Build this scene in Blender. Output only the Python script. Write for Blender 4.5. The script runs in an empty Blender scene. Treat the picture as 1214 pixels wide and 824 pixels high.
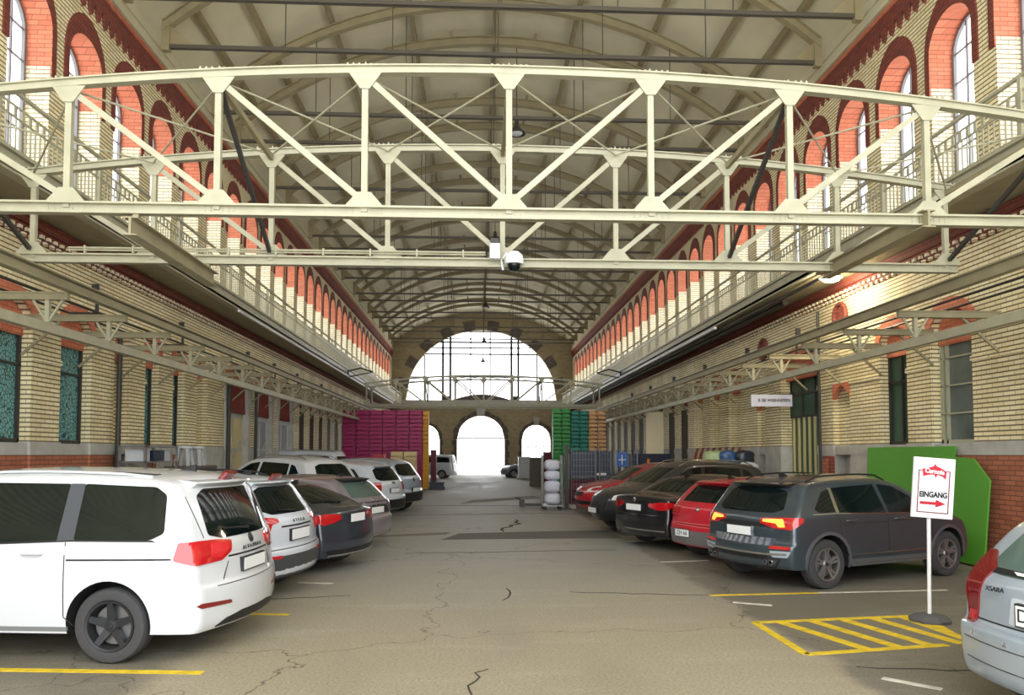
import bpy, bmesh, math, random
from mathutils import Vector, Matrix
from mathutils.bvhtree import BVHTree
R_ = math.radians
rnd = random.Random(7)
scn = bpy.context.scene
COL = scn.collection

# ------------------------------------------------------------------ camera, world, exposure
cd = bpy.data.cameras.new('camera'); cam = bpy.data.objects.new('camera', cd); COL.objects.link(cam)
scn.camera = cam
TH, PT = R_(2.67), R_(2.6)
cam.location = (0, 0, 1.8)
cam.rotation_euler = (R_(90) + PT, 0, -TH)
cd.sensor_width = 36; cd.lens = 36 * 880 / 1214
cd.shift_y = 86 / 1214
cd.clip_end = 500; cd.clip_start = .05
w = bpy.data.worlds.new('overcast_sky'); scn.world = w; w.use_nodes = True
bg = w.node_tree.nodes['Background']
bg.inputs[0].default_value = (.93, .97, 1.0, 1); bg.inputs[1].default_value = 2.45
PANE = 1.7
scn.view_settings.view_transform = 'Standard'
scn.view_settings.look = 'None'; scn.view_settings.gamma = 1
scn.view_settings.use_curve_mapping = False
scn.view_settings.exposure = 1.05

# ------------------------------------------------------------------ materials
def lin(c):
    return tuple(((x / 255) / 12.92 if x / 255 < .04045 else ((x / 255 + .055) / 1.055) ** 2.4) for x in c) + (1,)
def mat(name, rgb, rough=.5, metal=0., coat=0., noise=0., nscale=6., emit=0., spec=.5, bump=0., trans=0.):
    m = bpy.data.materials.new(name); m.use_nodes = True
    nt = m.node_tree; b = nt.nodes['Principled BSDF']
    c = lin(rgb)
    b.inputs['Base Color'].default_value = c
    b.inputs['Roughness'].default_value = rough; b.inputs['Metallic'].default_value = metal
    b.inputs['Coat Weight'].default_value = coat; b.inputs['Coat Roughness'].default_value = .04
    b.inputs['Specular IOR Level'].default_value = spec
    if emit: b.inputs['Emission Color'].default_value = c; b.inputs['Emission Strength'].default_value = emit
    if trans: b.inputs['Transmission Weight'].default_value = trans
    if noise:
        tc = nt.nodes.new('ShaderNodeTexCoord'); n = nt.nodes.new('ShaderNodeTexNoise')
        n.inputs['Scale'].default_value = nscale; n.inputs['Detail'].default_value = 5
        nt.links.new(tc.outputs['Object'], n.inputs['Vector'])
        r = nt.nodes.new('ShaderNodeValToRGB')
        r.color_ramp.elements[0].position = .3; r.color_ramp.elements[1].position = .7
        r.color_ramp.elements[0].color = tuple(x * (1 - noise) for x in c[:3]) + (1,)
        r.color_ramp.elements[1].color = tuple(min(1, x * (1 + noise)) for x in c[:3]) + (1,)
        nt.links.new(n.outputs['Fac'], r.inputs[0]); nt.links.new(r.outputs[0], b.inputs['Base Color'])
        if bump:
            bp = nt.nodes.new('ShaderNodeBump'); bp.inputs['Strength'].default_value = bump; bp.inputs['Distance'].default_value = .02
            nt.links.new(n.outputs['Fac'], bp.inputs['Height']); nt.links.new(bp.outputs[0], b.inputs['Normal'])
    return m
def brick(name, c1, c2, mortar, bw=.25, rh=.077, ms=.009, dirt=.25, dirtcol=(120, 100, 75), bed=0., bedcol=(60, 48, 30)):
    m = bpy.data.materials.new(name); m.use_nodes = True
    nt = m.node_tree; b = nt.nodes['Principled BSDF']; L = nt.links.new
    tc = nt.nodes.new('ShaderNodeTexCoord'); sp = nt.nodes.new('ShaderNodeSeparateXYZ'); L(tc.outputs['Object'], sp.inputs[0])
    ad = nt.nodes.new('ShaderNodeMath'); ad.operation = 'ADD'; L(sp.outputs[0], ad.inputs[0]); L(sp.outputs[1], ad.inputs[1])
    cb = nt.nodes.new('ShaderNodeCombineXYZ'); L(ad.outputs[0], cb.inputs[0]); L(sp.outputs[2], cb.inputs[1])
    t = nt.nodes.new('ShaderNodeTexBrick')
    t.inputs['Scale'].default_value = 1; t.inputs['Brick Width'].default_value = bw; t.inputs['Row Height'].default_value = rh
    t.inputs['Mortar Size'].default_value = ms; t.inputs['Mortar Smooth'].default_value = .2; t.inputs['Bias'].default_value = -.2
    t.inputs['Color1'].default_value = lin(c1); t.inputs['Color2'].default_value = lin(c2); t.inputs['Mortar'].default_value = lin(mortar)
    L(cb.outputs[0], t.inputs['Vector'])
    n = nt.nodes.new('ShaderNodeTexNoise'); n.inputs['Scale'].default_value = .9; n.inputs['Detail'].default_value = 6
    L(tc.outputs['Object'], n.inputs['Vector'])
    r = nt.nodes.new('ShaderNodeValToRGB'); r.color_ramp.elements[0].position = .45; r.color_ramp.elements[1].position = .75
    r.color_ramp.elements[0].color = (0, 0, 0, 1); r.color_ramp.elements[1].color = (dirt, dirt, dirt, 1)
    L(n.outputs['Fac'], r.inputs[0])
    mx = nt.nodes.new('ShaderNodeMixRGB'); L(r.outputs[0], mx.inputs[0]); L(t.outputs['Color'], mx.inputs[1]); mx.inputs[2].default_value = lin(dirtcol)
    # deep-set bed joints: a thin dark line at every course
    dv = nt.nodes.new('ShaderNodeMath'); dv.operation = 'DIVIDE'; L(sp.outputs[2], dv.inputs[0]); dv.inputs[1].default_value = rh
    frc = nt.nodes.new('ShaderNodeMath'); frc.operation = 'FRACT'; L(dv.outputs[0], frc.inputs[0])
    lt = nt.nodes.new('ShaderNodeMath'); lt.operation = 'LESS_THAN'; L(frc.outputs[0], lt.inputs[0]); lt.inputs[1].default_value = bed
    ml = nt.nodes.new('ShaderNodeMath'); ml.operation = 'MULTIPLY'; L(lt.outputs[0], ml.inputs[0]); ml.inputs[1].default_value = .85
    mb = nt.nodes.new('ShaderNodeMixRGB'); L(ml.outputs[0], mb.inputs[0]); L(mx.outputs[0], mb.inputs[1]); mb.inputs[2].default_value = lin(bedcol)
    L(mb.outputs[0], b.inputs['Base Color']); b.inputs['Roughness'].default_value = .75
    bp = nt.nodes.new('ShaderNodeBump'); bp.inputs['Strength'].default_value = .5; bp.inputs['Distance'].default_value = .01; bp.invert = True
    L(t.outputs['Fac'], bp.inputs['Height']); L(bp.outputs[0], b.inputs['Normal'])
    return m
M = {}
M['cream'] = brick('cream_brick', (250, 238, 196), (232, 214, 162), (176, 154, 108), ms=.006, bed=.24, bedcol=(70, 56, 34))
M['pale'] = brick('pale_brick', (250, 240, 208), (236, 222, 180), (170, 150, 110), ms=.007, bed=.14, bedcol=(110, 90, 60))
M['redbrick'] = brick('red_brick', (216, 132, 98), (198, 110, 78), (150, 80, 60), ms=.005, dirt=.2)
M['surround'] = brick('dark_red_brick', (136, 66, 52), (112, 50, 42), (80, 44, 36), ms=.008, dirt=.1)
M['plinth'] = brick('plinth_brick', (184, 112, 82), (160, 90, 66), (112, 72, 56), ms=.008)
M['gable'] = brick('gable_stone', (178, 164, 130), (154, 140, 108), (116, 102, 78), bw=.3, rh=.09, ms=.008)
M['stone'] = mat('grey_stone', (182, 180, 172), .8, noise=.15, nscale=3)
M['darkstone'] = mat('dark_stone', (98, 90, 82), .85, noise=.15, nscale=3)
M['paint'] = mat('cream_steel_paint', (172, 168, 142), .45, noise=.1, nscale=5)
M['paint2'] = mat('olive_steel_paint', (150, 142, 112), .55, noise=.12, nscale=4)
M['rooftruss'] = mat('shade_browned_steel_paint', (150, 138, 104), .6, noise=.1, nscale=3)  # same steel paint, browned to carry the shade under the roof
M['deck'] = mat('roof_boarding', (214, 206, 174), .8, noise=.06, nscale=1.2)
M['tierod'] = mat('dark_tie_iron', (84, 78, 66), .6)
M['black'] = mat('black_plastic', (28, 28, 30), .5)
M['rubber'] = mat('tyre_rubber', (62, 62, 63), .8, noise=.1, nscale=30)
M['iron'] = mat('dark_iron', (52, 50, 46), .5)
M['white'] = mat('white_enamel', (235, 236, 238), .35)
M['greywhite'] = mat('pale_grey_plastic', (196, 200, 202), .5)
M['glass'] = mat('dark_window_glass', (10, 22, 22), .05, spec=.35)
M['glassgreen'] = mat('green_tinted_glass', (84, 104, 98), .06, spec=.6)
M['chrome'] = mat('chrome', (205, 207, 210), .15, metal=1)
M['alloydark'] = mat('dark_alloy', (64, 66, 70), .35, metal=.6)
M['alloy'] = mat('silver_alloy', (150, 150, 150), .3, metal=.7)
M['lampred'] = mat('red_lamp_plastic', (186, 22, 30), .12, coat=1)
M['lampdark'] = mat('dark_red_lamp_plastic', (120, 14, 20), .12, coat=1)
M['lamporange'] = mat('orange_lit_lamp', (255, 150, 60), .2, emit=1.0)
M['headlamp'] = mat('clear_headlamp', (225, 228, 232), .1, coat=1)
M['plate'] = mat('white_number_plate', (238, 240, 242), .4)
M['ink'] = mat('black_ink', (30, 28, 34), .6)
M['badge'] = mat('dark_badge', (60, 62, 66), .3, metal=.5)
M['well'] = mat('wheel_well_black', (16, 16, 17), .9)
M['yellow'] = mat('yellow_road_paint', (222, 190, 40), .7, noise=.25, nscale=9)
M['whiteline'] = mat('worn_white_road_paint', (205, 202, 190), .7, noise=.2, nscale=9)
M['tealglass'] = None
def tealglass():
    m = bpy.data.materials.new('teal_leaded_glass'); m.use_nodes = True
    nt = m.node_tree; b = nt.nodes['Principled BSDF']; L = nt.links.new
    tc = nt.nodes.new('ShaderNodeTexCoord'); v = nt.nodes.new('ShaderNodeTexVoronoi'); v.feature = 'DISTANCE_TO_EDGE'; v.inputs['Scale'].default_value = 17
    mp = nt.nodes.new('ShaderNodeMapping'); mp.inputs['Scale'].default_value = (1, 1, .75)
    L(tc.outputs['Object'], mp.inputs[0]); L(mp.outputs[0], v.inputs['Vector'])
    r = nt.nodes.new('ShaderNodeValToRGB'); r.color_ramp.elements[0].position = .02; r.color_ramp.elements[1].position = .12
    r.color_ramp.elements[0].color = lin((28, 52, 52)); r.color_ramp.elements[1].color = lin((110, 168, 168))
    L(v.outputs['Distance'], r.inputs[0]); L(r.outputs[0], b.inputs['Base Color']); b.inputs['Roughness'].default_value = .25
    return m
M['tealglass'] = tealglass()
def panemat():
    m = bpy.data.materials.new('daylit_pane'); m.use_nodes = True
    nt = m.node_tree; b = nt.nodes['Principled BSDF']
    b.inputs['Base Color'].default_value = (.8, .85, .9, 1); b.inputs['Roughness'].default_value = .3
    b.inputs['Emission Color'].default_value = (.93, .96, 1, 1); b.inputs['Emission Strength'].default_value = PANE
    return m
M['pane'] = panemat()
def floormat():
    m = bpy.data.materials.new('worn_asphalt'); m.use_nodes = True
    nt = m.node_tree; b = nt.nodes['Principled BSDF']; L = nt.links.new; N = nt.nodes.new
    tc = N('ShaderNodeTexCoord'); sp = N('ShaderNodeSeparateXYZ'); L(tc.outputs['Object'], sp.inputs[0])
    def noise(s, d=6, r=.6, sc=(1, 1, 1)):
        mp = N('ShaderNodeMapping'); mp.inputs['Scale'].default_value = sc; L(tc.outputs['Object'], mp.inputs[0])
        n = N('ShaderNodeTexNoise'); n.inputs['Scale'].default_value = s; n.inputs['Detail'].default_value = d; n.inputs['Roughness'].default_value = r
        L(mp.outputs[0], n.inputs['Vector']); return n.outputs['Fac']
    def math_(op, a, b_=None):
        n = N('ShaderNodeMath'); n.operation = op
        for i, v in enumerate((a, b_)):
            if v is None: continue
            if isinstance(v, (int, float)): n.inputs[i].default_value = v
            else: L(v, n.inputs[i])
        return n.outputs[0]
    def mr(v, a, b_, c=0, d=1):
        n = N('ShaderNodeMapRange'); L(v, n.inputs[0]); n.inputs[1].default_value = a; n.inputs[2].default_value = b_; n.inputs[3].default_value = c; n.inputs[4].default_value = d
        return n.outputs[0]
    def mix(f, a, b_, mode='MIX'):
        n = N('ShaderNodeMixRGB'); n.blend_type = mode
        if isinstance(f, (int, float)): n.inputs[0].default_value = f
        else: L(f, n.inputs[0])
        for i, v in ((1, a), (2, b_)):
            if isinstance(v, tuple): n.inputs[i].default_value = v
            else: L(v, n.inputs[i])
        return n.outputs[0]
    wob = mr(noise(1.3), .3, .7, -.12, .12)
    x = math_('ADD', sp.outputs[0], wob)
    inner = math_('MULTIPLY', mr(x, -2.75, -2.45), mr(x, 3.12, 2.98))
    ywob = math_('ADD', sp.outputs[1], mr(noise(.5), .3, .7, -.8, .8))
    farm = mr(ywob, 7.5, 13)
    aisle = mix(farm, lin((162, 152, 130)), lin((158, 157, 152)))  # far aisle greyer, and lightened to offset the dimmer light there
    bays = mix(farm, lin((118, 113, 100)), lin((122, 118, 108)))
    c = mix(inner, bays, aisle)
    st = noise(.55, 8, .65, (1, .35, 1)); c = mix(mr(st, .5, .72, 0, .45), c, lin((96, 92, 84)))
    st2 = noise(.8, 8, .7, (.5, 2.2, 1)); c = mix(mr(st2, .52, .7, 0, .35), c, lin((186, 182, 170)))
    sp2 = noise(38, 3, .7); c = mix(mr(sp2, .4, .68, 0, .5), c, lin((90, 84, 72)))
    gr = noise(90, 2, .6); c = mix(mr(gr, .5, .7, 0, .3), c, lin((200, 194, 176)))
    # long cracks following a wobbly line
    cw = N('ShaderNodeTexVoronoi'); cw.feature = 'DISTANCE_TO_EDGE'; cw.inputs['Scale'].default_value = .22; cw.inputs['Randomness'].default_value = 1
    mp = N('ShaderNodeVectorMath'); mp.operation = 'ADD'; nn = N('ShaderNodeTexNoise'); nn.inputs['Scale'].default_value = 1.6; nn.inputs['Detail'].default_value = 6
    L(tc.outputs['Object'], nn.inputs['Vector']); L(tc.outputs['Object'], mp.inputs[0]); L(nn.outputs['Color'], mp.inputs[1]); L(mp.outputs[0], cw.inputs['Vector'])
    c = mix(mr(cw.outputs['Distance'], .0005, .0028, .75, 0), c, lin((66, 62, 54)))
    L(c, b.inputs['Base Color'])
    L(mr(st, .3, .7, .75, .45), b.inputs['Roughness']); b.inputs['Specular IOR Level'].default_value = .35
    bp = N('ShaderNodeBump'); bp.inputs['Strength'].default_value = .35; bp.inputs['Distance'].default_value = .01
    L(sp2, bp.inputs['Height']); L(bp.outputs[0], b.inputs['Normal'])
    return m
M['floor'] = floormat()
def carpaint(name, rgb, metal=0., rough=.3):
    return mat(name, rgb, rough, metal=metal, coat=1.)

# ------------------------------------------------------------------ helpers
def setp(o, label=None, cat=None, group=None, kind=None):
    if label: o['label'] = label
    if cat: o['category'] = cat
    if group: o['group'] = group
    if kind: o['kind'] = kind
    return o
def thing(name, loc=(0, 0, 0), rz=0, label=None, cat=None, group=None, kind=None):
    o = bpy.data.objects.new(name, None); COL.objects.link(o)
    o.location = loc; o.rotation_euler = (0, 0, rz); o.empty_display_size = .2
    return setp(o, label, cat, group, kind)
def copy_tree(o, parent=None):
    c = o.copy(); COL.objects.link(c); c.parent = parent
    for ch in list(o.children): copy_tree(ch, c)
    return c
def ordn(n):
    W = ['first', 'second', 'third', 'fourth', 'fifth', 'sixth', 'seventh', 'eighth', 'ninth', 'tenth', 'eleventh', 'twelfth', 'thirteenth', 'fourteenth', 'fifteenth',
         'sixteenth', 'seventeenth', 'eighteenth', 'nineteenth', 'twentieth']
    if n < 20: return W[n]
    if n == 29: return 'thirtieth'
    if n == 39: return 'fortieth'
    return ['', '', 'twenty-', 'thirty-', 'forty-'][(n + 1) // 10] + W[n % 10]
class MB:
    def __init__(s): s.bm = bmesh.new(); s.mats = []
    def mi(s, m):
        if m not in s.mats: s.mats.append(m)
        return s.mats.index(m)
    def face(s, pts, m=None):
        vs = [s.bm.verts.new(p) for p in pts]
        try: f = s.bm.faces.new(vs)
        except ValueError: return None
        if m is not None: f.material_index = s.mi(m)
        return f
    def box(s, x0, y0, z0, x1, y1, z1, m=None):
        v = [s.bm.verts.new(p) for p in ((x0, y0, z0), (x1, y0, z0), (x1, y1, z0), (x0, y1, z0), (x0, y0, z1), (x1, y0, z1), (x1, y1, z1), (x0, y1, z1))]
        for q in ((0, 3, 2, 1), (4, 5, 6, 7), (0, 1, 5, 4), (1, 2, 6, 5), (2, 3, 7, 6), (3, 0, 4, 7)):
            f = s.bm.faces.new([v[i] for i in q])
            if m is not None: f.material_index = s.mi(m)
        return s
    def bar(s, a, b, w, h, m=None, up=(0, 0, 1)):
        a, b = Vector(a), Vector(b); d = (b - a).normalized(); u = Vector(up)
        if abs(d.dot(u)) > .98: u = Vector((0, 1, 0))
        sd = d.cross(u).normalized(); u = sd.cross(d).normalized()
        c = [sd * (i * w / 2) + u * (j * h / 2) for i, j in ((-1, -1), (1, -1), (1, 1), (-1, 1))]
        A = [s.bm.verts.new(a + k) for k in c]; B = [s.bm.verts.new(b + k) for k in c]
        fs = [s.bm.faces.new(A[::-1]), s.bm.faces.new(B)]
        for i in range(4): fs.append(s.bm.faces.new((A[i], A[(i + 1) % 4], B[(i + 1) % 4], B[i])))
        if m is not None:
            for f in fs: f.material_index = s.mi(m)
        return s
    def tube(s, pts, r, n=8, m=None, cap=True):
        P = [Vector(p) for p in pts]; rings = []
        for i, p in enumerate(P):
            d = (P[min(i + 1, len(P) - 1)] - P[max(i - 1, 0)]).normalized()
            u = Vector((0, 0, 1)) if abs(d.z) < .95 else Vector((0, 1, 0))
            a = d.cross(u).normalized(); b = a.cross(d)
            rr = r[i] if isinstance(r, (list, tuple)) else r
            rings.append([s.bm.verts.new(p + (a * math.cos(2 * math.pi * k / n) + b * math.sin(2 * math.pi * k / n)) * rr) for k in range(n)])
        fs = []
        for i in range(len(rings) - 1):
            for k in range(n): fs.append(s.bm.faces.new((rings[i][k], rings[i][(k + 1) % n], rings[i + 1][(k + 1) % n], rings[i + 1][k])))
        if cap: fs.append(s.bm.faces.new(rings[0][::-1])); fs.append(s.bm.faces.new(rings[-1]))
        if m is not None:
            for f in fs: f.material_index = s.mi(m)
        return s
    def lathe(s, prof, n=32, axis='z', c=(0, 0, 0), m=None):
        # prof: list of (r, h)
        rings = []
        for r, h in prof:
            ring = []
            for k in range(n):
                a = 2 * math.pi * k / n; x, y = r * math.cos(a), r * math.sin(a)
                p = (x, y, h) if axis == 'z' else ((x, h, y) if axis == 'y' else (h, x, y))
                ring.append(s.bm.verts.new(Vector(p) + Vector(c)))
            rings.append(ring)
        for i in range(len(rings) - 1):
            for k in range(n):
                f = s.bm.faces.new((rings[i][k], rings[i][(k + 1) % n], rings[i + 1][(k + 1) % n], rings[i + 1][k]))
                if m is not None: f.material_index = s.mi(m)
        return s
    def prism(s, poly, axis, a, b, m=None):
        # poly: 2D points; axis: extrusion axis, other axes in xyz order
        def p3(p, h): return {'x': (h, p[0], p[1]), 'y': (p[0], h, p[1]), 'z': (p[0], p[1], h)}[axis]
        A = [s.bm.verts.new(p3(p, a)) for p in poly]; B = [s.bm.verts.new(p3(p, b)) for p in poly]
        fs = [s.bm.faces.new(A), s.bm.faces.new(B[::-1])]
        n = len(poly)
        for i in range(n): fs.append(s.bm.faces.new((A[i], B[i], B[(i + 1) % n], A[(i + 1) % n])))
        if m is not None:
            for f in fs: f.material_index = s.mi(m)
        return s
    def build(s, name, m=None, parent=None, smooth=None, bevel=0, loc=None, recalc=True):
        if recalc: bmesh.ops.recalc_face_normals(s.bm, faces=s.bm.faces)
        if bevel: bmesh.ops.bevel(s.bm, geom=list(s.bm.edges), offset=bevel, segments=2, affect='EDGES', profile=.6)
        me = bpy.data.meshes.new(name); s.bm.to_mesh(me); s.bm.free()
        for x in (s.mats if s.mats else [m]): me.materials.append(M[x] if isinstance(x, str) else x)
        if smooth is not None:
            me.polygons.foreach_set('use_smooth', [True] * len(me.polygons)); me.set_sharp_from_angle(angle=R_(smooth))
        o = bpy.data.objects.new(name, me); COL.objects.link(o); o.parent = parent
        if loc: o.location = loc
        return o
def text_obj(name, s, size, m, parent, loc, rot, depth=.004, bold=0, extra_w=1.0, space=1.0):
    cu = bpy.data.curves.new(name, 'FONT'); cu.space_character = space; cu.body = s; cu.size = size; cu.extrude = depth; cu.align_x = 'CENTER'; cu.align_y = 'CENTER'; cu.offset = bold
    t = bpy.data.objects.new(name, cu); COL.objects.link(t)
    bpy.context.view_layer.update()
    me = bpy.data.meshes.new_from_object(t.evaluated_get(bpy.context.evaluated_depsgraph_get()))
    COL.objects.unlink(t); bpy.data.objects.remove(t)
    me.transform(Matrix.Diagonal((extra_w, 1, 1, 1)))
    me.materials.clear(); me.materials.append(M[m] if isinstance(m, str) else m)
    o = bpy.data.objects.new(name, me); COL.objects.link(o); o.parent = parent; o.location = loc; o.rotation_euler = rot
    return o
# hall constants
XL, XR, YE, Y0 = -7.35, 8.25, 64.0, -2.0
ZG, ZC = 5.7, 10.8        # gallery slab, cornice

#@@SETTING
# ------------------------------------------------------------------ floor
b = MB(); b.box(-9, Y0, -.2, 10, YE + 30, 0); floor = b.build('floor', 'floor'); setp(floor, kind='structure')
def decal(name, pts, m, h=.004, parent=None):
    b = MB(); b.prism(pts, 'z', .0005, h); return b.build(name, m, parent or floor)
def line(a, c, wd, m='yellow', name='painted_line', h=.004):
    a, c = Vector(a), Vector(c); n = Vector((-(c - a).y, (c - a).x)).normalized() * wd / 2
    return decal(name, [a - n, c - n, c + n, a + n], m, h)
line((-5.6, 6.62), (-2.25, 6.3), .09)
line((-4.6, 5.42), (-2.7, 5.42), .12)
line((-2.9, 8.62), (-2.1, 8.5), .07)
line((-2.5, 10.6), (-2.0, 10.5), .07, 'whiteline')
line((2.95, 9.4), (4.4, 9.5), .07); line((4.4, 9.5), (6.2, 9.62), .06, 'whiteline')
line((3.1, 8.95), (3.5, 8.75), .08, 'whiteline')
line((3.05, 12.3), (3.9, 12.45), .07, 'whiteline'); line((3.0, 15.2), (3.8, 15.4), .07, 'whiteline')
line((3.25, 5.9), (3.55, 5.6), .07, 'whiteline')
A, B, C_, D = (2.96, 7.88), (4.92, 8.12), (4.42, 6.88), (2.95, 6.62)
for p, q in ((A, B), (B, (4.75, 7.3)), (C_, D), (D, A)): line(p, q, .085, h=.005)
for i in range(5):
    t = (i + .75) / 5.4
    p = Vector(A).lerp(Vector(B), t); q = Vector(D).lerp(Vector((4.75, 6.95)), min(1, t + .22))
    line(p, q, .12)
M['asphaltpatch'] = mat('fresh_asphalt_patch', (92, 90, 86), .8, noise=.15, nscale=30)
M['asphaltpatch2'] = mat('old_asphalt_patch', (112, 108, 100), .8, noise=.2, nscale=20)
decal('asphalt_patch', [(-.75, 15.7), (-.4, 16.9), (1.1, 17.2), (3.05, 17.4), (3.1, 15.8), (.0, 15.75)], 'asphaltpatch', .003)
decal('asphalt_patch', [(-2.6, 16.4), (-.6, 17.2), (-.7, 16.7), (-2.6, 16.1)], 'asphaltpatch2', .003)
decal('asphalt_patch', [(-.6, 27), (-.2, 29), (2.4, 32), (2.6, 30)], 'asphaltpatch2', .003)
decal('asphalt_patch', [(-.5, 4.9), (-.15, 5.35), (.1, 5.42), (.45, 5.2), (.7, 4.6), (-.6, 4.6)], 'asphaltpatch2', .003)
def crack(pts, wd=.018):
    b = MB(); n = len(pts); w_ = [wd * (.3 + .7 * math.sin(math.pi * (i + .3) / n)) for i in range(n)]
    for i in range(n - 1):
        a, c = Vector(pts[i]), Vector(pts[i + 1]); k = Vector((-(c - a).y, (c - a).x)).normalized()
        b.prism([a - k * w_[i], c - k * w_[i + 1], c + k * w_[i + 1], a + k * w_[i]], 'z', .0005, .004)
    return b.build('crack', mat('crack_dark', (58, 54, 48), .9), floor)
def wig(p, q, n, amp):
    p, q = Vector(p), Vector(q); d = (q - p); k = Vector((-d.y, d.x)).normalized()
    return [p.lerp(q, i / n) + k * rnd.uniform(-amp, amp) for i in range(n + 1)]
crack(wig((.1, 5.35), (1.9, 5.0), 12, .03), .012); crack(wig((-.1, 5.4), (.05, 6.3), 8, .05), .008)
crack(wig((.35, 9.2), (.42, 10.0), 5, .05), .012)
crack(wig((-1.3, 13.6), (2.6, 13.9), 16, .06), .016); crack(wig((3.0, 9.4), (1.2, 9.7), 9, .03), .01)
crack(wig((-3.0, 9.3), (-1.6, 9.6), 9, .03), .01); crack(wig((.6, 17.3), (1.2, 20.3), 8, .15), .05)
crack(wig((3.2, 6.2), (4.6, 6.0), 8, .03), .012); crack(wig((-2.5, 22), (3.2, 22.5), 12, .1), .03)
crack(wig((-2.5, 26), (3, 25.8), 12, .1), .03)

# ------------------------------------------------------------------ upper walls with arched windows
PITCH, OPW = 1.7, 1.15
Z0W, ZSP, ZTOP = 6.1, 9.05, 9.6        # sill, spring, crown
def arch_pts(c, r, zs, rise, n=14, a0=0., a1=math.pi):
    return [(c - r * math.cos(a0 + (a1 - a0) * i / n), zs + rise * math.sin(a0 + (a1 - a0) * i / n)) for i in range(n + 1)]
def upper_wall(side):
    X = XL if side == 'left' else XR; s = -1 if side == 'left' else 1
    off = 12.25 if side == 'left' else 14.0
    first = off - PITCH * 8
    b = MB(); cs = []
    c = first
    while c + PITCH / 2 < YE:
        if c - PITCH / 2 > 4: cs.append(c)
        c += PITCH
    ys, ye = cs[0] - PITCH / 2, cs[-1] + PITCH / 2
    def q(y0, z0, y1, z1, m, x=X): b.face([(x, y0, z0), (x, y1, z0), (x, y1, z1), (x, y0, z1)], m)
    q(Y0, ZG, ys, ZC, 'cream'); q(ye, ZG, YE, ZC, 'cream')
    for c in cs:
        h = OPW / 2
        q(c - PITCH / 2, ZG, c - h, 10.35, 'cream'); q(c + h, ZG, c + PITCH / 2, 10.35, 'cream'); q(c - h, ZG, c + h, Z0W, 'cream')
        ar = arch_pts(c, h, ZSP, ZTOP - ZSP)
        for i in range(len(ar) - 1):
            (ya, za), (yb, zb) = ar[i], ar[i + 1]
            b.face([(X, ya, za), (X, yb, zb), (X, yb, 10.35), (X, ya, 10.35)], 'cream')
        X2 = X + s * .46
        # reveals: pale below 8.45, red above
        for yy in (c - h, c + h):
            b.face([(X, yy, Z0W), (X2, yy, Z0W), (X2, yy, 8.45), (X, yy, 8.45)], 'pale')
            b.face([(X, yy, 8.45), (X2, yy, 8.45), (X2, yy, ZSP), (X, yy, ZSP)], 'redbrick')
        for i in range(len(ar) - 1):
            (ya, za), (yb, zb) = ar[i], ar[i + 1]
            b.face([(X, ya, za), (X, yb, zb), (X2, yb, zb), (X2, ya, za)], 'redbrick')
        b.face([(X, c - h, Z0W), (X2, c - h, Z0W), (X2, c + h, Z0W), (X, c + h, Z0W)], 'stone')
        # projecting dark-red surround
        xi, xo = X - s * .03, X + s * .0
        outer = [(c - h - .14, 8.3)] + arch_pts(c, h + .14, ZSP, 10.0 - ZSP, 14) + [(c + h + .14, 8.3)]
        inner = [(c - h, 8.3)] + arch_pts(c, h, ZSP, ZTOP - ZSP, 14) + [(c + h, 8.3)]
        for i in range(len(outer) - 1):
            o1, o2, i1, i2 = outer[i], outer[i + 1], inner[i], inner[i + 1]
            b.face([(xi, *o1), (xi, *o2), (xi, *i2), (xi, *i1)], 'surround')
            b.face([(xi, *o1), (xi, *o2), (X, *o2), (X, *o1)], 'surround')
            b.face([(xi, *i1), (xi, *i2), (X, *i2), (X, *i1)], 'redbrick')
        for k in (0, -1): b.face([(xi, *outer[k]), (X, *outer[k]), (X, *inner[k]), (xi, *inner[k])], 'surround')
    # outer thickness skin so that no light leaks
    # frieze with hanging teeth
    xf = X - s * .05
    b.box(min(X, xf), Y0, 10.35, max(X, xf), YE, ZC, 'surround')
    b.box(min(X, X - s * .09), Y0, 10.66, max(X, X - s * .09), YE, 10.74, 'redbrick')
    y = 8.
    while y < YE - .3:
        b.prism([(y, 10.35), (y + .2, 10.35), (y + .15, 10.16), (y + .1, 10.1), (y + .05, 10.16)], 'x', min(X, xf), max(X, xf), 'surround')
        y += .27
    o = b.build('wall_upper_' + side, parent=None, recalc=False); setp(o, kind='structure')
    return cs, X, s
wn = 0
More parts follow.
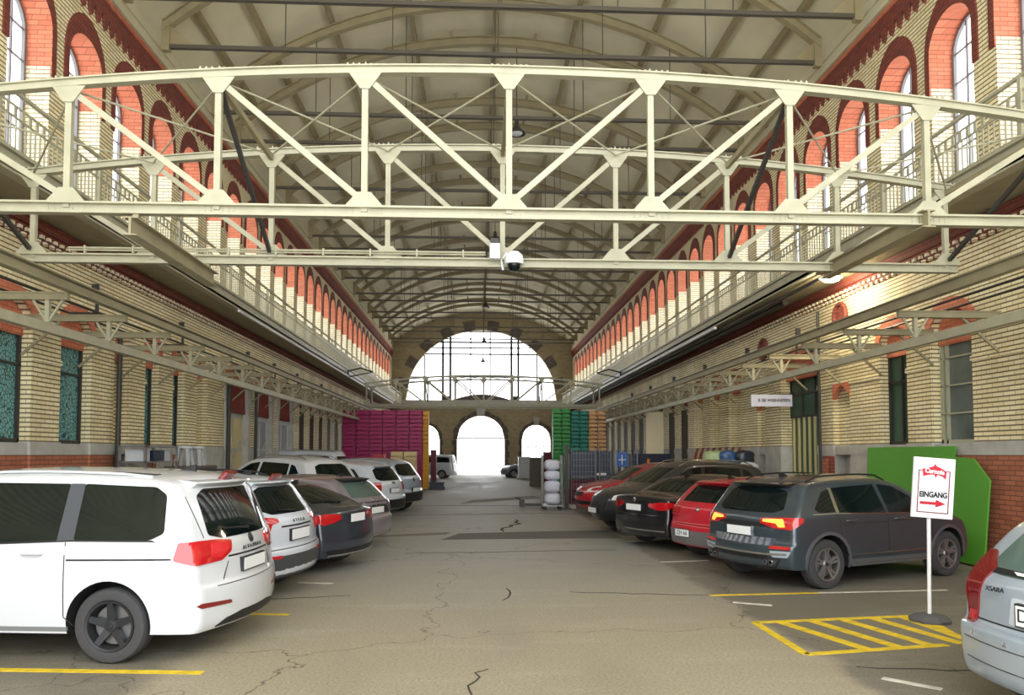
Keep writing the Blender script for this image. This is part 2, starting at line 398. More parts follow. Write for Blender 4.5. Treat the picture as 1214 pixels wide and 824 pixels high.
for side in ('left', 'right'):
    cs, X, s = upper_wall(side)
    h = OPW / 2; xg = X + s * .43
    fb = MB()
    def fr(pts, t=.06):
        for i in range(len(pts) - 1):
            fb.bar((0, pts[i][0], pts[i][1]), (0, pts[i + 1][0], pts[i + 1][1]), .05, t, up=(1, 0, 0))
    ring = [(-h + .03, Z0W + .03)] + arch_pts(0, h - .03, ZSP, ZTOP - ZSP - .03, 12) + [(h - .03, Z0W + .03)]
    fr(ring + [ring[0]])
    for yy in (-.19, .19): fb.bar((0, yy, Z0W), (0, yy, ZSP + .48), .03, .03, up=(1, 0, 0))
    for zz in (6.7, 7.3, 7.9, 8.5, 9.05): fb.bar((0, -h, zz), (0, h, zz), .03, .03)
    tmpl = fb.build('window_frame', mat('grey_window_bars_' + side, (120, 118, 120), .5)); fme = tmpl.data
    bpy.data.objects.remove(tmpl)
    pb = MB(); ring = [(-h, Z0W)] + arch_pts(0, h, ZSP, ZTOP - ZSP, 12) + [(h, Z0W)]
    pb.prism(ring, 'x', s * .05, s * .06)
    tp = pb.build('pane', 'pane'); pme = tp.data; bpy.data.objects.remove(tp)
    for c in cs:
        wn += 1
        r = thing('window_%d' % wn, (xg, c, 0), kind='structure')
        f = bpy.data.objects.new('window_frame', fme); COL.objects.link(f); f.parent = r
        p = bpy.data.objects.new('pane', pme); COL.objects.link(p); p.parent = r

# ------------------------------------------------------------------ lower walls
M['shadeboard'] = mat('dark_shade_board', (66, 58, 46), .7, noise=.2, nscale=4)  # dark colour for the shade on pier sides in the far openings
def lower_wall(side):
    X = XL if side == 'left' else XR; s = -1 if side == 'left' else 1
    RD = .3                                   # recess depth
    b = MB()
    def bx(x0, y0, z0, x1, y1, z1, m): b.box(min(x0, x1), y0, z0, max(x0, x1), y1, z1, m)
    XB = X + s * RD
    # list of recesses (y0, y1, kind) - everything else is solid pier
    if side == 'left':
        rec = [(9.0, 10.3, 'teal'), (11.1, 12.55, 'teal'), (13.4, 14.45, 'teal'), (16.05 - .72, 16.0, 'brick'), (16.75, 17.45, 'teal'), (18.25, 18.95, 'teal'), (19.8, 20.5, 'brick'),
               (22.0, 24.1, 'door'), (24.9, 26.8, 'door'), (27.6, 29.7, 'door')]
        y = 31.0
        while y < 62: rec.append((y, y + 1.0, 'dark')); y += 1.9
    else:
        rec = [(9.2, 10.2, 'grey'), (11.97, 13.1, 'grey'), (13.86, 14.8, 'green'), (17.6, 19.8, 'greendoor')]
        rec += [(16.05, 16.85, 'niche'), (20.9, 21.5, 'niche')]
        y = 22.9
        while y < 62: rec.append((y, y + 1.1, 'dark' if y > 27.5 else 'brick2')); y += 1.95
        rec.sort()
    rec.sort()
    y = Y0; ZA, ZR = 4.0, 4.35                # spring and crown of the segmental heads
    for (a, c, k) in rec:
        # pier from y to a
        if a > y: pier(bx, X, XB, y, a)
        rd = XB
        top = ZA + .3
        if k == 'niche':
            rd = X + s * .14; top = 3.35
            bx(X, a, 3.35, XB, c, ZG, 'cream')
            b.prism([(a, 3.05)] + [(a + (c - a) * i / 8, 3.05 + .3 * math.sin(math.pi * i / 8)) for i in range(1, 8)] + [(c, 3.05), (c, 3.4), (a, 3.4)][0:3], 'x', *sorted((X - s * .012, X + s * .1)), 'redbrick')
        else:
            # segmental red head over opening then brick above
            n = 8; cc = (a + c) / 2; hh = (c - a) / 2
            lo = [(cc - hh * math.cos(math.pi * i / n), ZA + (ZR - ZA) * math.sin(math.pi * i / n)) for i in range(n + 1)]
            for i in range(n):
                p, q = lo[i], lo[i + 1]
                b.prism([p, q, (q[0], ZG), (p[0], ZG)], 'x', *sorted((X, XB)), 'cream')
            if k in ('teal', 'grey', 'green', 'greendoor', 'brick2', 'door'):
                hi = [(cc - (hh + .16) * math.cos(math.pi * i / n), ZA + (ZR + .2 - ZA) * math.sin(math.pi * i / n)) for i in range(n + 1)]
                for i in range(n):
                    p, q, r, t = lo[i], lo[i + 1], hi[i + 1], hi[i]
                    b.prism([p, q, r, t], 'x', *sorted((X - s * .02, X + s * .02)), 'redbrick')
            # tympanum red
            b.prism([(c, ZA - .25)] + [(p[0], p[1]) for p in lo[::-1]] + [(a, ZA - .25)], 'x', *sorted((X + s * .15, XB)), 'redbrick' if k != 'dark' else 'surround')
        zp = 1.78
        if k in ('teal', 'grey', 'brick', 'brick2', 'niche', 'green'):
            bx(XB - s * .02, a, 0, XB + s * .1, c, zp, 'plinth' if k != 'niche' else 'stone'); bx(X + s * .02, a, zp, XB + s * .1, c, zp + .2, 'stone')
            if k in ('teal', 'grey', 'green'): bx(X + s * .02, a, 0, XB, c, zp, 'plinth')
        if k in ('brick', 'brick2', 'niche'): bx(rd, a, zp + .2, rd + s * .25, c, ZA + .4, 'cream')
        if k == 'dark': bx(XB + s * .25, a, 0, XB + s * .35, c, ZA + .4, 'iron'); bx(X + s * .05, a, 0, X + s * .12, c, 3.55, 'shadeboard')  # front board is added to darken the opening like shaded pier sides
        y = c
    pier(bx, X, XB, y, YE)
    # string course, dentils, red band below the gallery
    xf = X - s * .06
    bx(X, Y0, 5.52, xf - s * .04, YE, ZG - .02, 'surround'); bx(X, Y0, 5.3, X - s * .03, YE, 5.52, 'surround')
    yy = 8.
    while yy < YE:
        bx(X, yy, 5.40, X - s * .075, yy + .085, 5.46, 'pale'); bx(X, yy + .1, 5.30, X - s * .075, yy + .185, 5.36, 'pale'); yy += .2
    o = b.build('wall_' + side); setp(o, kind='structure')
    return rec, X, s, XB
def pier(bx, X, XB, a, c):
    s = 1 if XB > X else -1
    bx(X, a, 2.0, XB + s * .1, c, ZG, 'cream' if c < 28 or c - a > 3 else 'pale')
    bx(X - s * .03, a - .02, 1.78, XB + s * .1, c + .02, 2.0, 'stone')
    bx(X - s * .02, a, 0, XB + s * .1, c, 1.78, 'plinth' if a < 14.5 else 'stone')
    bx(X - s * .03, a - .01, 3.35, X, c + .01, 3.43, 'cream')
Wl = lower_wall('left'); Wr = lower_wall('right')
# windows and doors in the recesses
M['greypane'] = mat('dusty_window_glass', (108, 118, 112), .2, noise=.25, nscale=1.5)
M['greendoor'] = mat('green_painted_timber', (58, 88, 70), .5, noise=.1, nscale=3)
M['doorcream'] = mat('cream_door_board', (206, 190, 142), .6, noise=.1, nscale=2)
M['doorgrey'] = mat('grey_door_board', (150, 152, 158), .6, noise=.1, nscale=2)
M['frame'] = mat('pale_window_frame', (176, 176, 150), .5)
dn = 0; M['doorred'] = brick('door_head_red', (150, 52, 44), (128, 42, 36), (90, 32, 30))
for rec, X, s, XB in (Wl, Wr):
    for a, c, k in rec:
        if k in ('teal', 'grey', 'green'):
            wn += 1; r = thing('window_%d' % wn, (0, 0, 0), kind='structure')
            b = MB(); x0, x1 = sorted((X + s * .22, X + s * .25)); b.box(x0, a, 1.98, x1, c, 4.35)
            b.build('pane', {'teal': 'tealglass', 'grey': 'greypane', 'green': 'greendoor'}[k], r)
            b = MB(); xf0, xf1 = sorted((X + s * .17, X + s * .26))
            for y in (a + .03, c - .03): b.box(xf0, y - .03, 1.98, xf1, y + .03, 4.0)
            b.box(xf0, a, 1.98, xf1, c, 2.05)
            if k == 'grey':
                b.box(xf0, c - .2, 1.98, xf1, c - .15, 4.1)
                for z in (2.5, 3.0, 3.5, 3.95): b.box(xf0, a, z, xf1, c, z + .03)
            elif k == 'green':
                b.box(xf0, (a + c) / 2 - .02, 1.98, xf1, (a + c) / 2 + .02, 4.1); b.box(xf0, a, 3.2, xf1, c, 3.26)
            else:
                b.box(xf0, a, 3.25, xf1, c, 3.29)
            b.build('window_frame', 'frame' if k == 'grey' else 'iron', r)
        if k == 'door':
            dn += 1; r = thing('door_%d' % dn, (0, 0, 0), kind='structure'); m = ('doorcream', 'doorgrey', 'doorgrey')[dn - 1]
            b = MB(); b.box(X - .2, a, 0, X - .14, c, 3.05); b.build('door_leaf', m, r)
            b = MB(); b.box(X - .2, a, 3.05, X - .04, c, 4.1); b.build('transom', 'doorred', r)
            b = MB()
            b.box(X - .14, a + .06, .1, X - .11, a + .14, 3.0); b.box(X - .14, c - .14, .1, X - .11, c - .06, 3.0)
            b.box(X - .14, a, 1.9, X - .11, c, 1.97); b.box(X - .14, a, 2.9, X - .11, c, 3.05); b.box(X - .14, (a + c) / 2 - .02, 0, X - .11, (a + c) / 2 + .02, 2.9)
            b.build('door_frame', 'greywhite' if dn > 1 else 'stone', r)
            b = MB(); b.bar((X - .11, a + .2, .9), (X - .11, c - .3, 2.2), .03, .05); b.build('door_brace', 'stone', r)
            if dn:  # corbel-headed stone jambs
                b = MB()
                for y in (a, c):
                    b.prism([(y - .11, 0), (y + .11, 0), (y + .11, 3.1), (y + .2, 3.7), (y + .2, 4.0), (y - .2, 4.0), (y - .2, 3.7), (y - .11, 3.1)], 'x', X - .3, X + .06)
                b.build('stone_jamb', 'stone', r)
        if k == 'greendoor':
            dn += 1; r = thing('door_%d' % dn, (0, 0, 0), kind='structure')
            b = MB(); b.box(X + .3, a, 0, X + .34, c, 4.3); b.build('door_leaf', 'greendoor', r)
            b = MB()
            n = 7
            for i in range(n): y = a + (c - a) * (i + .5) / n; b.box(X + .27, y - .05, 0, X + .3, y + .05, 2.75)
            b.build('door_slats', mat('yellowish_boards', (206, 196, 140), .6), r)
            b = MB()
            for z in (2.75, 3.35, 3.9): b.box(X + .26, a, z, X + .3, c, z + .06)
            for i in range(4): y = a + (c - a) * i / 3; b.box(X + .26, y - .02, 2.75, X + .3, y + .02, 4.2)
            b.build('window_frame', 'iron', r)

# ------------------------------------------------------------------ end gable wall with the big arch and three gates
def gable():
    b = MB(); XC = .35; T = .9
    y0, y1 = YE, YE + T
    def outline_top(x):     # barrel line
        return 11.35 + 2.95 * math.sqrt(max(0, 1 - ((x - .45) / 7.9) ** 2)) + .3
    def band(x0, x1, zlo, zhi, n=1):
        for i in range(n):
            a = x0 + (x1 - x0) * i / n; c = x0 + (x1 - x0) * (i + 1) / n
            b.prism([(a, zlo(a)), (c, zlo(c)), (c, zhi(c)), (a, zhi(a))], 'y', y0, y1, 'gable')
    AR, AH, ZS = 6.5, 6.05, 6.45
    arc = lambda x: ZS + AH * math.sqrt(max(0, 1 - ((x - XC) / AR) ** 2))
    band(XC - AR, XC + AR, arc, outline_top, 40)
    band(XL - .5, XC - AR, lambda x: 5.9, outline_top, 2); band(XC + AR, XR + .5, lambda x: 5.9, outline_top, 2)
    # lower part with three gates
    gates = [(-4.5, 1.25, 3.0, 4.3), (.3, 2.05, 3.05, 5.07), (5.1, 1.25, 3.0, 4.3)]
    xs = XL - .5
    for (gx, gr, gs, gt) in gates:
        band(xs, gx - gr, lambda x: 0, lambda x: 5.9)
        f = lambda x: gs + (gt - gs) * math.sqrt(max(0, 1 - ((x - gx) / gr) ** 2))
        band(gx - gr, gx + gr, f, lambda x: 5.9, 18); xs = gx + gr
    band(xs, XR + .5, lambda x: 0, lambda x: 5.9)
    b.box(XL - .5, YE - .35, 5.9, XR + .5, y1, 6.1, 'stone'); b.box(XL - .5, YE - .15, 6.1, XR + .5, y1, 6.42, 'stone')
    # voussoirs
    def vous(cx, r, zs, rise, dw, n, m1, m2, jam=0.):
        for i in range(n):
            a0 = math.pi * i / n; a1 = math.pi * (i + 1) / n - .012
            P = lambda a, k: (cx - (r + k) * math.cos(a), zs + (rise + k) * math.sin(a))
            k = dw if i % 2 else dw * .82
            b.prism([P(a0, 0), P((a0 + a1) / 2, 0), P(a1, 0), P(a1, k), P((a0 + a1) / 2, k), P(a0, k)], 'y', YE - (.1 if i % 2 else .06), YE, m1 if i % 2 else m2)
        z = 0; i = 0
        while jam and z < zs - .05:
            z2 = min(zs, z + .5)
            for sx in (-1, 1):
                x0, x1 = sorted((cx + sx * r, cx + sx * (r + (dw if i % 2 else dw * .7))))
                b.box(x0, YE - (.1 if i % 2 else .06), z, x1, YE, z2 - .015, m1)
            z = z2; i += 1
    vous(XC, AR, ZS, AH, .85, 21, 'darkstone', 'gable')
    for g in gates: vous(g[0], g[1], g[2], g[3] - g[2], .42 if g[1] > 2 else .3, 13, 'darkstone', 'darkstone', 1)
    for gx, gt, w_ in ((.3, 5.07, .3), (-4.5, 4.3, .2), (5.1, 4.3, .2)):
        b.prism([(gx - w_, gt - .05), (gx + w_, gt - .05), (gx + w_ * 1.4, gt + .65), (gx - w_ * 1.4, gt + .65)], 'y', YE - .2, YE, 'stone')
    # low curved pediment on the ledge
    b.prism([(XC - 2.6, 6.42)] + [(XC - 2.6 + 5.2 * i / 12, 6.42 + .5 * math.sin(math.pi * i / 12)) for i in range(1, 12)] + [(XC + 2.6, 6.42)], 'y', YE - .1, YE + .2, 'darkstone')
    o = b.build('wall_back'); setp(o, kind='structure')
    # glazing bars of the big arch
    wnn = thing('window_%d' % (wn + 1), kind='structure')
    b = MB()
    arc2 = lambda x: ZS + AH * math.sqrt(max(0, 1 - ((x - XC) / AR) ** 2))
    for x, t in ((-4.6, .07), (-3.0, .11), (-2.35, .11), (-.6, .06), (1.1, .06), (2.95, .11), (3.55, .11), (5.2, .07)):
        t *= 1.7; b.box(x - t / 2, YE + .3, ZS - .1, x + t / 2, YE + .5, arc2(x))
    for z, t in ((8.45, .06), (10.45, .07), (11.0, .06), (11.5, .06)):
        t *= 1.6; hw = AR * math.sqrt(max(0, 1 - ((z - ZS) / AH) ** 2)); b.box(XC - hw, YE + .3, z - t / 2, XC + hw, YE + .5, z + t / 2)
    for x in (-2.68, 3.25): b.box(x - .3, YE + .38, ZS, x + .3, YE + .5, ZS + .35)
    b.build('glazing_bars', 'iron', wnn)
    b = MB()
    b.prism([(XC - AR, ZS)] + [(XC - AR * math.cos(math.pi * i / 30), ZS + AH * math.sin(math.pi * i / 30)) for i in range(1, 30)] + [(XC + AR, ZS)], 'y', YE + .44, YE + .46)
    b.build('pane', 'pane', wnn)
    d = thing('door_%d' % (dn + 1), kind='structure'); b = MB()
    for z in (1.2, 2.4): b.box(3.9, YE + .5, z, 6.3, YE + .56, z + .08)
    for x in (4.4, 5.1, 5.8): b.box(x - .03, YE + .5, 0, x + .03, YE + .56, 4.1)
    b.build('gate_grille', 'greywhite', d)
    b = MB(); b.box(-1.75, YE + .5, 3.1, 2.35, YE + .58, 3.2); b.build('gate_bar', 'greywhite', d)
gable()

# ------------------------------------------------------------------ roof
XC = (XL + XR) / 2
def roof_z(x, zs=11.1, zc=13.8, r=7.4):
    R = (r * r + (zc - zs) ** 2) / (2 * (zc - zs)); return zc - R + math.sqrt(max(0, R * R - (x - XC) ** 2))
b = MB(); N = 28
def deck(x): return roof_z(x, 11.35, 14.1, 7.8)
xs = [XL + (XR - XL) * i / N for i in range(N + 1)]
for i in range(N):
    a, c = xs[i], xs[i + 1]
    b.prism([(a, deck(a)), (c, deck(c)), (c, deck(c) + .15), (a, deck(a) + .15)], 'y', Y0, YE + .9)
rf = b.build('ceiling', 'deck', smooth=40); setp(rf, kind='structure')
b = MB()
for X, s in ((XL, -1), (XR, 1)):
    b.box(*sorted((X - s * .02, X + s * .3))[:1], Y0, ZC, sorted((X - s * .02, X + s * .3))[1], YE, 11.45)
    b.box(min(X, X - s * .13), Y0, ZC - .03, max(X, X - s * .13), YE, ZC + .06)
    b.box(min(X, X - s * .07), Y0, 11.1, max(X, X - s * .07), YE, 11.16)
o = b.build('trim_1', 'deck'); setp(o, kind='structure')
# solid backing outside the walls keeps the daylight out except through panes
b = MB()
for s, X in ((-1, XL), (1, XR)):
    for z0, z1 in ((0, 6.0), (9.9, 12.0)):
        x0, x1 = sorted((X + s * .6, X + s * .75)); b.box(x0, Y0, z0, x1, YE, z1)
o = b.build('trim_2', 'gable'); setp(o, kind='structure')
# purlins run the length of the hall
b = MB()
for k in range(9):
    x = XC + (-1 + 2 * (k + .5) / 9) * 7.2
    x = XC + 7.2 * math.sin(math.pi / 2 * (-1 + 2 * (k + .5) / 9) * .92)
    z = deck(x) - .06
    b.box(x - .05, Y0, z - .13, x + .05, YE, z + .05)
o = b.build('trim_3', 'rooftruss'); setp(o, kind='structure')
def roof_truss():
    r = thing('roof_truss')
    n = 24; hw = 7.35
    pts = [(XC - hw + 2 * hw * i / n) for i in range(n + 1)]
    b = MB()
    for i in range(n):
        a, c = pts[i], pts[i + 1]
        b.prism([(a, roof_z(a) - .1), (c, roof_z(c) - .1), (c, roof_z(c) + .12), (a, roof_z(a) + .12)], 'y', -.03, .03)
        b.prism([(a, roof_z(a) - .12), (c, roof_z(c) - .12), (c, roof_z(c) - .09), (a, roof_z(a) - .09)], 'y', -.09, .09)
        b.prism([(a, roof_z(a) + .1), (c, roof_z(c) + .1), (c, roof_z(c) + .13), (a, roof_z(a) + .13)], 'y', -.09, .09)
    b.build('arch_rib', 'rooftruss', r)
    b = MB(); b.box(XC - hw, -.05, 10.66, XC + hw, -.02, 10.74); b.box(XC - hw, .02, 10.66, XC + hw, .05, 10.74); b.build('tie_bar', 'tierod', r)
    for s in (-1, 1):
        b = MB(); x = XC + s * hw; b.box(min(x, x - s * .16), -.07, 10.6, max(x, x - s * .16), .07, 11.25)
        b.prism([(x, 10.7), (x - s * .7, 10.7), (x - s * .12, 11.2), (x, 11.2)], 'y', -.015, .015); b.build('end_bracket', 'rooftruss', r)
    for k in (-2, -1, 0, 1, 2):
        b = MB(); x = XC + k * 2.35; b.tube([(x, 0, 10.7), (x, 0, roof_z(x) - .1)], .013, 6); b.build('hanger_rod', 'tierod', r)
    for k in (-1, 1):
        b = MB(); x = XC + k * 1.17; b.bar((x, 0, roof_z(x)), (x + k * .06, 0, deck(x)), .09, .09); b.build('short_strut', 'rooftruss', r)
    return r
base = roof_truss(); TY = [8.4, 10.2, 14.4, 16.2, 19.3, 21.1, 24.8, 26.7, 30.3, 32.2, 35.7, 37.6, 41.2, 43.1, 46.6, 48.5, 52.0, 53.9, 57.4, 59.3]
for i, y in enumerate(TY):
    t = base if i == 0 else copy_tree(base)
    t.location = (0, y, 0)
    setp(t, 'curved shade-browned iron roof truss with tie bar, %s from the front' % ordn(i), 'roof truss', 'curved trusses under the barrel roof')

# ------------------------------------------------------------------ galleries
for side, X, s, xo in (('left', XL, -1, -6.45), ('right', XR, 1, 7.25)):
    b = MB(); x0, x1 = sorted((X, xo)); b.box(x0, Y0, ZG, x1, YE, ZG + .1, 'paint2')
    e0, e1 = sorted((xo, xo + s * .05)); b.box(e0, Y0, ZG - .02, e1, YE, ZG + .28, 'paint')
    f0, f1 = sorted((xo - s * .06, xo + s * .12)); b.box(f0, Y0, ZG - .03, f1, YE, ZG, 'paint'); b.box(f0, Y0, ZG + .27, f1, YE, ZG + .3, 'paint')
    o = b.build('trim_%d' % (4 if s < 0 else 5)); setp(o, kind='structure')
    # railing sections
    SL = 3.4
    r0 = thing('gallery_railing')
    b = MB(); b.box(-.03, 0, 0, .03, .06, .88); b.build('post', 'paint', r0)
    b = MB(); b.box(-.03, 0, .85, .03, SL, .89); b.build('top_rail', 'paint', r0)
    b = MB(); b.box(-.012, 0, .05, .012, SL, .075); b.box(-.012, 0, .5, .012, SL, .525); b.box(-.012, 0, .66, .012, SL, .685)
    k = .1
    while k < SL: b.box(-.009, k - .009, .05, .009, k + .009, .52); k += .115
    k = .1
    while k < SL: b.box(-.009, k - .03, .52, .009, k + .03, .67); k += .17
    b.build('baluster_panel', 'paint', r0)
    n = int((YE - 6) / SL)
    for i in range(n):
        t = r0 if i == 0 else copy_tree(r0)
        t.location = (xo + s * .03, 6 + i * SL, ZG + .3)
        setp(t, 'cream iron railing section on the %s gallery, %s from the front' % (side, ordn(i)), 'railing', 'railing sections of the %s gallery' % side)
# pipes under the right gallery and downpipes
def pipe(name, pts, r, m, label):
    b = MB(); b.tube(pts, r, 8); o = b.build(name, m, smooth=50); return setp(o, label, 'pipe')
pipe('service_pipe', [(7.18, 22, 5.6), (7.18, 63.5, 5.6)], .05, 'white', 'pale pipe clipped along the outer edge of the right gallery')
pipe('service_pipe', [(7.4, 14, 5.58), (7.4, 63.5, 5.58)], .045, 'iron', 'dark pipe running beneath the right gallery, nearer the railing')
pipe('service_pipe', [(7.65, 18, 5.56), (7.65, 63.5, 5.56)], .07, 'iron', 'thick dark pipe running beneath the right gallery, nearer the wall')
pipe('service_pipe', [(-6.38, 20, 5.62), (-6.38, 63.5, 5.62)], .035, 'white', 'pale pipe clipped along the outer edge of the left gallery')
pipe('downpipe', [(-7.22, 15.28, 0), (-7.22, 15.28, 4.2)], .05, 'iron', 'dark downpipe on the left wall between two brick piers')
pipe('downpipe', [(-7.2, 21.85, 0), (-7.2, 21.85, 3.9)], .06, 'iron', 'dark downpipe beside the cream door on the left wall')
pipe('downpipe', [(8.12, 17.25, 0), (8.12, 17.25, 5.2)], .035, 'iron', 'thin dark downpipe between the green door and the brick niche')
pipe('downpipe', [(-7.2, 24.5, 0), (-7.2, 24.5, 3.9)], .05, 'iron', 'dark downpipe between the cream door and the first grey door')

#@@STEEL
# ------------------------------------------------------------------ canopy frames along both walls
def bracket(s):
    # local: x=0 at the wall face, extends towards the aisle = -s*x ; z absolute
    r = thing('canopy_bracket'); L = 1.65; d = -s
    b = MB(); b.box(*sorted((0, d * L))[:1], -.03, 3.96, sorted((0, d * L))[1], .03, 4.03)
    b.box(sorted((0, d * L))[0], -.05, 4.03, sorted((0, d * L))[1], .05, 4.05); b.box(sorted((0, d * L))[0], -.05, 3.94, sorted((0, d * L))[1], .05, 3.96); b.build('beam', 'paint2', r)
    b = MB(); b.box(min(d * 1.34, d * 1.4), -.03, 3.6, max(d * 1.34, d * 1.4), .03, 3.95); b.build('post', 'paint', r)
    for k in (-1, 1):
        b = MB(); b.bar((d * 1.37, 0, 3.62), (d * (1.37 + k * .2), 0, 3.94), .03, .03); b.build('brace', 'paint', r)
    b = MB(); b.bar((0, 0, 3.4), (d * .6, 0, 3.94), .03, .04); b.build('wall_strut', 'paint2', r)
    return r
for side, X, s, y0 in (('left', XL, -1, 10.55), ('right', XR, 1, 11.3)):
    r0 = bracket(s); i = 0; y = y0
    while y < 61:
        t = r0 if i == 0 else copy_tree(r0); t.location = (X, y, 0)
        setp(t, 'pale steel canopy bracket on the %s wall, %s from the front' % (side, ordn(i)), 'bracket', 'canopy brackets of the %s wall' % side)
        y += 1.72; i += 1
    b = MB(); x = X - s * 1.37; b.box(x - .03, 2, 3.5, x + .03, 61, 3.62); b.box(x - .06, 2, 3.48, x + .06, 61, 3.5)
    setp(b.build('canopy_rail', 'paint'), 'long pale steel edge rail of the canopy along the %s wall' % side, 'rail')
    b = MB(); x = X - s * 1.68
    b.box(x - .015, 2, 4.06, x + .015, 61, 4.22 if s > 0 else 4.18); b.box(x - .06, 2, 4.05, x + .06, 61, 4.07); b.box(x - .06, 2, 4.2, x + .06, 61, 4.22)
    setp(b.build('crane_rail', 'paint2'), 'long steel carrier beam above the canopy brackets of the %s wall' % side, 'beam')
    b = MB()
    for xx, zz in ((X - s * .25, 4.25), (X - s * 1.1, 4.12)): b.tube([(xx, 2, zz), (xx, 61, zz)], .02, 6)
    setp(b.build('cable_conduit', 'iron'), 'pair of thin dark conduits above the canopy of the %s wall' % side, 'conduit')

# ------------------------------------------------------------------ bowstring trusses across the hall
XA, XB_ = -5.7, 6.55; XM = (XA + XB_) / 2 - .1; BAY = 1.5
def top_z(x): return 5.82 - .42 * ((x - XM) / 6.0) ** 2
def bow_truss():
    r = thing('bowstring_truss'); ZB = 4.3; nodes = [XM + BAY * k for k in range(-4, 5)]
    b = MB(); n = 32; x0, x1 = XM - 6.15, XM + 6.15
    for i in range(n):
        a = x0 + (x1 - x0) * i / n; c = x0 + (x1 - x0) * (i + 1) / n
        b.prism([(a, top_z(a) - .035), (c, top_z(c) - .035), (c, top_z(c) + .035), (a, top_z(a) + .035)], 'y', -.045, .045)
        b.prism([(a, top_z(a) + .03), (c, top_z(c) + .03), (c, top_z(c) + .045), (a, top_z(a) + .045)], 'y', -.07, .07)
    b.build('top_chord', 'paint', r)
    b = MB(); b.box(x0, -.012, ZB - .06, x1, .012, ZB + .06); b.box(x0, -.065, ZB + .035, x1, .065, ZB + .055); b.box(x0, -.05, ZB - .06, x1, .05, ZB - .045)
    k = x0
    b.build('bottom_chord', 'paint', r)
    for i, x in enumerate(nodes):
        b = MB(); b.box(x - .032, -.03, ZB, x + .032, .03, top_z(x)); b.build('vertical_post', 'paint', r)
        k = i - 4
        if k:
            t = -1 if k > 0 else 1
            b = MB(); b.bar((x, 0, top_z(x) - .06), (x + t * BAY, 0, ZB + .1), .05, .062); b.build('diagonal_brace', 'paint', r)
        b = MB()
        tz = top_z(x) - .03
        b.prism([(x - .17, tz), (x + .17, tz), (x + .05, tz - .17), (x - .05, tz - .17)], 'y', -.042, -.03)
        b.build('gusset_plate', 'paint', r); b = MB()
        b.prism([(x - .2, ZB + .05), (x + .2, ZB + .05), (x + .07, ZB + .2), (x - .07, ZB + .2)], 'y', -.042, -.03)
        b.build('gusset_plate', 'paint', r)
        b = MB()
        for q in (-.18, -.12, -.06, .06, .12, .18):
            b.box(x + q - .01, -.05, top_z(x) + .04, x + q + .01, -.03, top_z(x) + .065)
            for zz in (ZB - .015, ZB + .015): b.box(x + q - .006, -.02, zz, x + q + .006, -.012, zz + .012)
        b.tube([(x, 0, top_z(x) + .03), (x, 0, top_z(x) + .1)], [.02, .008], 6)
        b.build('bolt_row', 'paint', r)
    return r
bt = bow_truss()
for i, (y, lab) in enumerate(((7.65, 'large cream bowstring truss spanning the aisle, nearest of the four'), (9.65, 'cream bowstring truss just behind the nearest one, second of four'),
                (38.2, 'distant cream bowstring truss, third of the four across the aisle'), (40.2, 'farthest cream bowstring truss, in front of the big arched window'))):
    t = bt if i == 0 else copy_tree(bt); t.location = (0, y, 0); setp(t, lab, 'truss', 'bowstring trusses crossing the aisle')
def brace_pair(Y1, Y2, lab):
    nodes = [XM + BAY * k for k in range(-4, 5)]
    r = thing('truss_bracing', (0, 0, 0), 0, lab, 'bracing')
    for k, x in enumerate(nodes):
        if k in (0, 2, 4, 6, 8):
            b = MB(); z = top_z(x) - .08; b.bar((x, Y1 + .05, z), (x, Y2 - .05, z), .05, .07); b.build('link_beam', 'paint2', r)
    for k in range(0, 8):
        for a, d in ((k, k + 1), (k + 1, k)):
            b = MB(); xa, xd = nodes[a], nodes[d]; b.tube([(xa, Y1 + .05, top_z(xa) - .04), (xd, Y2 - .05, top_z(xd) - .04)], .012, 6); b.build('tie_rod', 'paint', r)
    for k in (0, 2, 6, 8):
        x = nodes[k]; b = MB(); b.bar((x, Y1 + .08, top_z(x) - .15), (x, Y2 - .08, 4.4), .045, .05); b.build('sway_brace', 'iron', r)
brace_pair(7.65, 9.65, 'crossed rods and links joining the two near bowstring trusses'); brace_pair(38.2, 40.2, 'crossed rods and links joining the two distant bowstring trusses')
for x, nm in ((-3.48, 'left'), (4.75, 'right')):
    b = MB(); z = 4.0 if x < 0 else 4.2
    b.box(x - .012, 7.5, z, x + .012, 9.85, z + .16); b.box(x - .07, 7.5, z - .012, x + .07, 9.85, z); b.box(x - .07, 7.5, z + .16, x + .07, 9.85, z + .172)
    for y in (7.65, 9.65): b.box(x - .03, y - .03, z + .17, x + .03, y + .03, 4.25)
    setp(b.build('hoist_beam', 'paint2'), 'short I-shaped hoist beam slung under the near trusses on the %s' % nm, 'beam')
# conduit pipe on the second truss
b = MB(); b.tube([(-5.2, 9.58, 4.42), (.1, 9.58, 4.42)], .014, 6); b.tube([(-5.2, 9.58, 4.39), (.1, 9.58, 4.39)], .01, 6)
for k in range(9): b.box(-5 + k * .6, 9.56, 4.35, -4.98 + k * .6, 9.6, 4.45)
setp(b.build('cable_conduit', 'paint'), 'thin conduit clipped along the bottom chord of the second truss', 'conduit')
